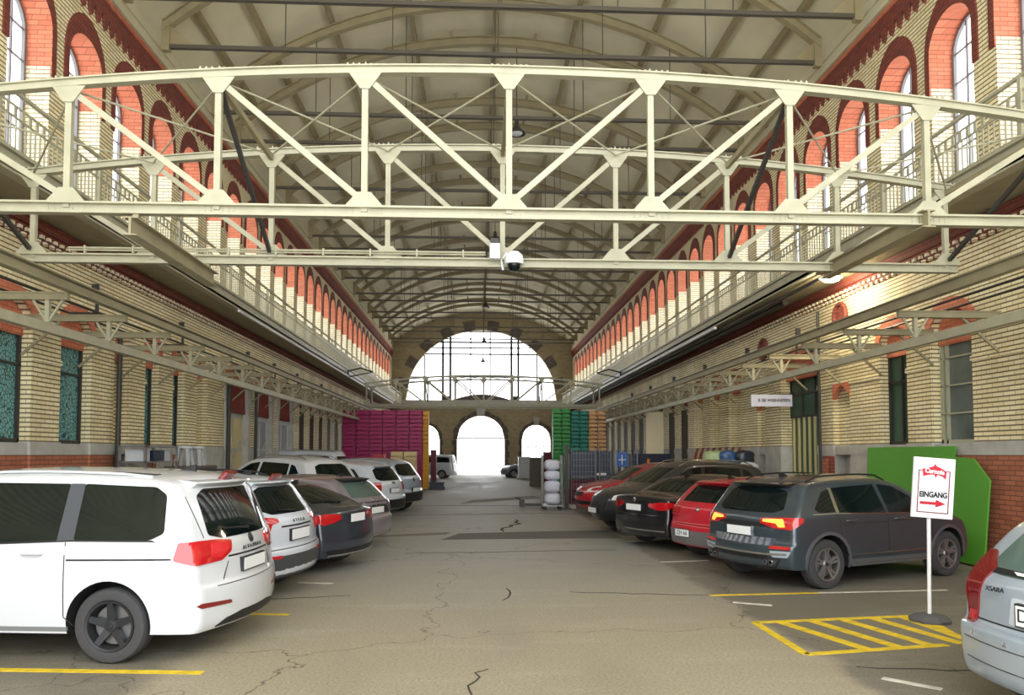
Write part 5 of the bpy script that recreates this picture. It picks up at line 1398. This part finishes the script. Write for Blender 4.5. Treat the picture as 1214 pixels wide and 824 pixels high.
fence(3.12, 3.95, 24.6, 'low wire fence panel before the navy bin, left of its white post'); fence(4.12, 5.4, 24.9, 'wire fence panel right of the white post, behind the crimson car')
# far right bits
b = MB(); b.box(0, 0, .1, .8, 1.2, 1.5); b.box(-.03, -.03, 1.5, .83, 1.23, 1.58); b.box(.05, .05, 0, .2, .2, .1); b.box(.6, .05, 0, .75, .2, .1)
o = b.build('metal_locker', 'greywhite', loc=(2.9, 52, 0), bevel=.01); setp(o, 'pale grey metal container far along the right side of the aisle', 'container')
for i, (x, y, w_, h, m) in enumerate(((2.9, 40.8, .6, 1.6, 'darkstone'), (3.9, 43.5, .7, 1.9, 'maroon'), (5.0, 33.5, .5, 1.2, 'darkstone'), (2.2, 57, .5, .9, 'iron'))):
    b = MB(); b.box(0, 0, 0, w_, .6, h); b.box(-.02, -.02, h * .5, w_ + .02, .62, h * .54); b.box(.05, -.02, .1, w_ - .05, 0, h * .45)
    o = b.build('storage_box', m, loc=(x, y, 0), bevel=.01); setp(o, ['dark upright box behind the roll cage', 'maroon upright box under the bright green crates, far right', 'dark box in shade right of the navy bin', 'small dark box by the right jamb of the central gate'][i], 'box')
r = thing('pallet_truck', (1.55, 24.4, 0), label='dark hand pallet truck lying left of the roll cage', cat='truck')
b = MB(); b.bar((0, 0, .12), (.6, .05, .12), .12, .06); b.bar((0, .4, .12), (.6, .4, .12), .12, .06); b.box(-.15, -.02, .05, 0, .45, .3); b.build('forks', 'iron', r)
b = MB(); b.tube([(-.1, .2, .3), (-.25, .2, .34), (-.3, .05, .36)], .02, 8); b.build('handle', 'black', r)
# blue and white signs, small
r = thing('blue_sign', (5.55, 28.3, 0), label='blue square sign on a thin white post near the long navy bin', cat='sign')
b = MB(); b.tube([(0, .02, 0), (0, .02, 1.75)], .02, 8); b.build('sign_post', 'white', r)
b = MB(); b.box(-.2, 0, 1.3, .2, .02, 1.85); b.build('sign_board', mat('blue_sign_face', (30, 100, 190), .4), r)
b = MB(); b.box(-.02, -.006, 1.38, .02, 0, 1.75); b.box(-.14, -.006, 1.55, .14, 0, 1.59); b.build('sign_marks', 'white', r)
r = thing('notice_board', (5.95, 26.6, 0), label='small white notice with red mark, beside the blue sign', cat='sign')
b = MB(); b.tube([(0, .02, 0), (0, .02, 1.3)], .018, 8); b.build('sign_post', 'white', r)
b = MB(); b.box(-.42, 0, .98, .2, .02, 1.28); b.build('sign_board', 'white', r)
b = MB(); b.box(-.1, -.006, 1.05, .1, 0, 1.2); b.build('sign_marks', 'lampred', r)
r = thing('orange_cone', (6.5, 28.0, 0), label='orange plastic barrier post beside the blue sign', cat='post')
b = MB(); b.lathe([(.16, 0), (.16, .05), (.09, .06), (.05, 1.6), (.0, 1.62)], 16); b.build('cone_body', mat('orange_plastic', (236, 130, 40), .5), r, smooth=40)
b = MB(); b.lathe([(.083, .5), (.078, .75)], 16); b.build('reflective_band', 'white', r)
# timber boards leaning on the right wall
M['wooda'] = mat('brown_red_timber', (128, 72, 54), .7, noise=.2, nscale=6); M['woodb'] = mat('pale_timber', (196, 164, 130), .7, noise=.15, nscale=6)
i = 0; y = 22.0
while y < 27.2:
    b = MB(); h = 1.93 + .08 * math.sin(i * 2.1)
    b.bar((7.62 - .1 * math.sin(i), y, .0), (8.1, y + .35, h), .045, .16, up=(0, 1, 0))
    o = b.build('timber_board', 'wooda' if i % 3 else 'woodb'); setp(o, '%s board leaning among planks on the right wall, %s from the front' % ('reddish brown' if i % 3 else 'pale', ordn(i)), 'board', 'planks leaning on the right wall')
    y += .21; i += 1
# rubbish bags
M['bagblue'] = mat('blue_plastic_bag', (58, 92, 136), .3, noise=.35, nscale=6); M['baggreen'] = mat('pale_green_bag', (168, 186, 138), .35, noise=.25, nscale=6); M['bagwhite'] = mat('clear_white_bag', (206, 210, 214), .3, noise=.2, nscale=8); M['bagdark'] = mat('dark_plastic_bag', (42, 48, 60), .25)
BG = [(x - .35, y, z, s_, m) for x, y, z, s_, m in [(6.55, 20.6, 0, .7, 'bagdark'), (7.2, 20.5, 0, .75, 'bagblue'), (7.75, 20.2, 0, .7, 'bagdark'), (6.75, 20.7, .5, .65, 'bagwhite'), (7.3, 20.4, .55, .7, 'bagblue'), (7.75, 20.1, .55, .6, 'bagwhite'),
      (6.45, 20.9, 1.0, .5, 'bagwhite'), (6.75, 20.8, 1.1, .6, 'baggreen'), (7.1, 20.5, 1.15, .6, 'bagblue'), (7.0, 20.7, 1.45, .55, 'baggreen'), (7.45, 20.3, 1.15, .6, 'bagblue'), (7.35, 20.5, 1.5, .5, 'bagblue'), (7.75, 20.1, 1.1, .6, 'bagwhite'), (7.72, 20.2, 1.5, .5, 'bagdark')]]
pos = ['bottom left', 'bottom middle', 'bottom right', 'lower left', 'lower middle', 'lower right', 'far left edge', 'middle left', 'centre', 'top left', 'centre right', 'top middle', 'middle right', 'top right']
for i, (x, y, z, s_, m) in enumerate(BG):
    nm = {'bagdark': 'dark', 'bagblue': 'blue', 'baggreen': 'pale green', 'bagwhite': 'whitish'}[m]
    sack(x, y, z, s_, s_ * .8, s_ * .8, '%s rubbish bag, at the %s of the heap by the right wall' % (nm, pos[i]), m, 'bag', 'rubbish_bag', i + 3)
# green sheets leaning on the right wall
M['greensheet'] = mat('bright_green_board', (88, 158, 50), .5, noise=.05, nscale=1)
def sheet(name, pts, x, dx, lab, m='greensheet'):
    # pts (y,z); leans toward the wall with height
    b = MB(); A = [b.bm.verts.new((x + dx * z, y, z)) for y, z in pts]; B = [b.bm.verts.new((x + dx * z + .03, y, z)) for y, z in pts]
    b.bm.faces.new(A); b.bm.faces.new(B[::-1]); n = len(pts)
    for k in range(n): b.bm.faces.new((A[k], A[(k + 1) % n], B[(k + 1) % n], B[k]))
    return setp(b.build(name, m, bevel=.004), lab, 'board')
sheet('painted_board', [(15.0, .03), (12.55, .03), (12.3, 1.93), (15.15, 1.93)], 7.95, .1, 'large bright green board leaning on the right wall behind the dark grey car')
sheet('painted_board', [(12.75, .03), (11.3, .03), (11.3, 1.38), (11.72, 1.72), (12.75, 1.78)], 7.88, .1, 'smaller bright green board with a cut corner, overlapping the large one')
# shop-style entrance sign on a post
r = thing('entrance_sign', (4.86, 7.85, 0), R_(-3), 'white entrance sign with red arrow on a leaning white post', 'sign')
b = MB(); b.lathe([(0, 0), (.21, 0), (.215, .03), (.15, .07), (.05, .085), (0, .085)], 8); b.build('sign_foot', mat('grey_rubber_foot', (84, 84, 86), .7), r)
b = MB(); b.tube([(0, 0, .07), (.03, .02, 1.2)], .02, 12); b.build('sign_post', 'white', r, smooth=50)
bd = thing('tmp'); bpy.data.objects.remove(bd)
b = MB(); b.box(-.215, -.015, -.325, .215, .015, .325); B0 = b.build('sign_board', 'white', r, bevel=.004)
B0.location = (.065, -.01, 1.43); B0.rotation_euler = (0, R_(4.5), R_(-4))
b = MB()
for q in ((-.165, -.27, -.155, .19), (.155, -.27, .165, .19), (-.165, -.27, .165, -.26), (-.165, .18, -.11, .19), (.12, .18, .165, .19)): b.box(q[0], -.019, q[1], q[2], -.015, q[3])
b.build('border_line', mat('dark_red_ink', (122, 32, 44), .5), B0)
M['logored'] = mat('crimson_logo_red', (196, 26, 50), .5)
b = MB(); b.prism([(-.115, .12), (-.125, .2), (-.07, .215), (-.01, .235), (.0, .262), (.02, .238), (.075, .215), (.125, .185), (.12, .10), (.085, .13), (.03, .145), (.015, .11), (.0, .145), (-.06, .14)], 'y', -.021, -.016); b.build('logo_shape', 'logored', B0)
text_obj('logo_text', 'Carnoia', .068, 'white', B0, (0, -.0225, .178), (R_(90), R_(4), 0), .003, bold=.0025, extra_w=.92)
text_obj('sign_text', 'EINGANG', .082, 'ink', B0, (0, -.018, -.075), (R_(90), 0, 0), .001, bold=.0035, extra_w=.8)
b = MB(); b.prism([(-.135, -.15), (.03, -.15), (.03, -.125), (.13, -.165), (.03, -.205), (.03, -.18), (-.135, -.18)], 'y', -.021, -.016); b.build('arrow', 'logored', B0)
b = MB(); b.box(-.09, -.019, .055, .09, -.0165, .062); b.build('small_print', 'greywhite', B0)
# white wall sign
r = thing('wall_sign', (7.66, 18.95, 0), 0, 'white rectangular sign with dark lettering projecting from the right wall', 'sign')
b = MB(); b.box(-.54, 0, 3.03, .54, .06, 3.34); b.build('sign_board', mat('lilac_white_board', (228, 228, 240), .4), r, bevel=.006)
text_obj('sign_text', 'B SBI WEBNNEREN', .115, 'ink', r, (.06, -.004, 3.185), (R_(90), 0, 0), .001, bold=.002, extra_w=.88)
b = MB(); b.box(.2, .02, 3.34, .6, .05, 3.37); b.box(.5, .02, 2.97, .6, .05, 3.4); b.build('sign_bracket', 'iron', r)
# round dark-red niches on the right wall
for i, (y, vz) in enumerate(((16.35, 4.92), (20.9, 4.8))):
    b = MB(); b.lathe([(.0, .0), (.22, .0), (.24, -.05), (.30, -.06), (.32, -.04), (.32, .01)], 28, 'x', (8.22, y, vz), 'surround')
    setp(b.build('round_vent', smooth=30), 'round dark red brick vent on the right wall, %s' % ('nearer the camera' if i == 0 else 'farther along'), 'vent')
# brick infill panels on the stone plinth of the right wall: red fuse cabinets
for i, (y, h) in enumerate(((16.95, 1.75), (21.95, 1.65))):
    r = thing('wall_cabinet', (8.1, y, 0), 0, 'narrow dark red cabinet at the foot of the right wall, %s' % ('near the green door' if i == 0 else 'under the white sign'), 'cabinet')
    b = MB(); b.box(0, -.16, .9, .14, .16, h); b.build('cabinet_body', 'surround', r); b = MB(); b.box(-.02, -.13, .95, 0, .13, h - .05); b.build('cabinet_door', 'plinth', r)
    b = MB(); b.box(.02, -.12, 0, .12, .12, .9); b.build('cabinet_leg', 'iron', r)
# rack with boxes and stools on the left
r = thing('metal_rack', (-7.0, 14.9, 0), 0, 'grey metal rack with pale boxes standing at the left wall beyond the white car', 'rack')
for x in (0, .5):
    for y in (0, 1.5):
        b = MB(); b.box(x - .02, y - .02, 0, x + .02, y + .02, 1.97); b.build('upright', 'alloy', r)
for z in (.6, 1.2, 1.62, 1.93):
    b = MB(); b.box(-.02, -.02, z, .52, 1.52, z + .03); b.build('shelf', 'alloy', r)
for i, (y, w_) in enumerate(((.12, .3), (1.08, .32))):
    b = MB(); b.box(-6.95, 15.0 + y - .1, 1.651, -6.6, 15.0 + y - .1 + w_, 1.86); b.box(-6.96, 14.99 + y - .1, 1.86, -6.59, 15.01 + y - .1 + w_, 1.88)
    setp(b.build('storage_box', 'greywhite', bevel=.008), 'pale box on the grey rack by the left wall, %s' % ('left one' if i == 0 else 'right one'), 'box')
b = MB(); b.box(-6.95, 15.4, 1.651, -6.55, 15.9, 1.86); setp(b.build('storage_box', 'navyp', bevel=.008), 'dark crate between the pale boxes on the grey rack', 'box')
def stool():
    r = thing('plastic_stool')
    b = MB(); b.lathe([(0, .46), (.16, .455), (.175, .43), (.17, .4)], 20); b.build('seat', 'greywhite', r, smooth=40)
    for k in range(4):
        a = math.pi / 4 + k * math.pi / 2; b = MB(); b.bar((.13 * math.cos(a), .13 * math.sin(a), .43), (.2 * math.cos(a), .2 * math.sin(a), 0), .07, .03); b.build('leg', 'greywhite', r)
    return r
st = stool(); 
b = MB(); b.box(-7.0, 17.0, 0, -6.4, 18.6, 1.52); b.box(-7.02, 16.98, 1.46, -6.38, 18.62, 1.5)
setp(b.build('work_bench', 'darkstone', bevel=.01), 'dark bench with grey stools on top beside the metal rack, left wall', 'bench')
for i, y in enumerate((17.35, 18.05)):
    t = st if i == 0 else copy_tree(st); t.location = (-6.7, y, 1.522); setp(t, 'grey plastic stool on the dark bench at the left wall, %s' % ('left' if i == 0 else 'right'), 'stool')
b = MB(); b.box(0, 0, 0, .5, .4, .32); b.box(-.02, -.02, .28, .52, .42, .32)
o = b.build('plastic_crate', 'lampred', loc=(-4.35, 31.0, 1.45)); setp(o, 'bright red crate standing on a pallet stack before the purple crates', 'crate')
b = MB()
for k in range(8): b.box(-4.6, 30.8, k * .18, -3.5, 31.6, k * .18 + .02); b.box(-4.6, 30.8, k * .18 + .1, -3.5, 31.6, k * .18 + .12); b.box(-4.6, 30.8, k * .18, -4.5, 31.6, k * .18 + .12); b.box(-3.6, 30.8, k * .18, -3.5, 31.6, k * .18 + .12); b.box(-4.1, 30.8, k * .18, -4.0, 31.6, k * .18 + .18)
setp(b.build('pallet_stack', 'woodb'), 'stack of wooden pallets under the bright red crate', 'pallets')
b = MB(); b.box(0, 0, 0, .8, .5, .14); b.box(.04, .04, .14, .76, .46, .32); b.box(0, 0, .32, .8, .5, .38)
setp(b.build('low_trolley', 'navyp', loc=(-2.45, 37.6, 0), bevel=.01), 'low blue and grey box on the floor beside the yellow crates', 'box')
b = MB(); b.box(0, 0, 0, .75, .03, 3.6); setp(b.build('blank_board', mat('ivory_board', (250, 236, 196), .5), loc=(7.25, 31.6, 0)), 'tall cream board standing against the right wall above the long navy bin', 'board')
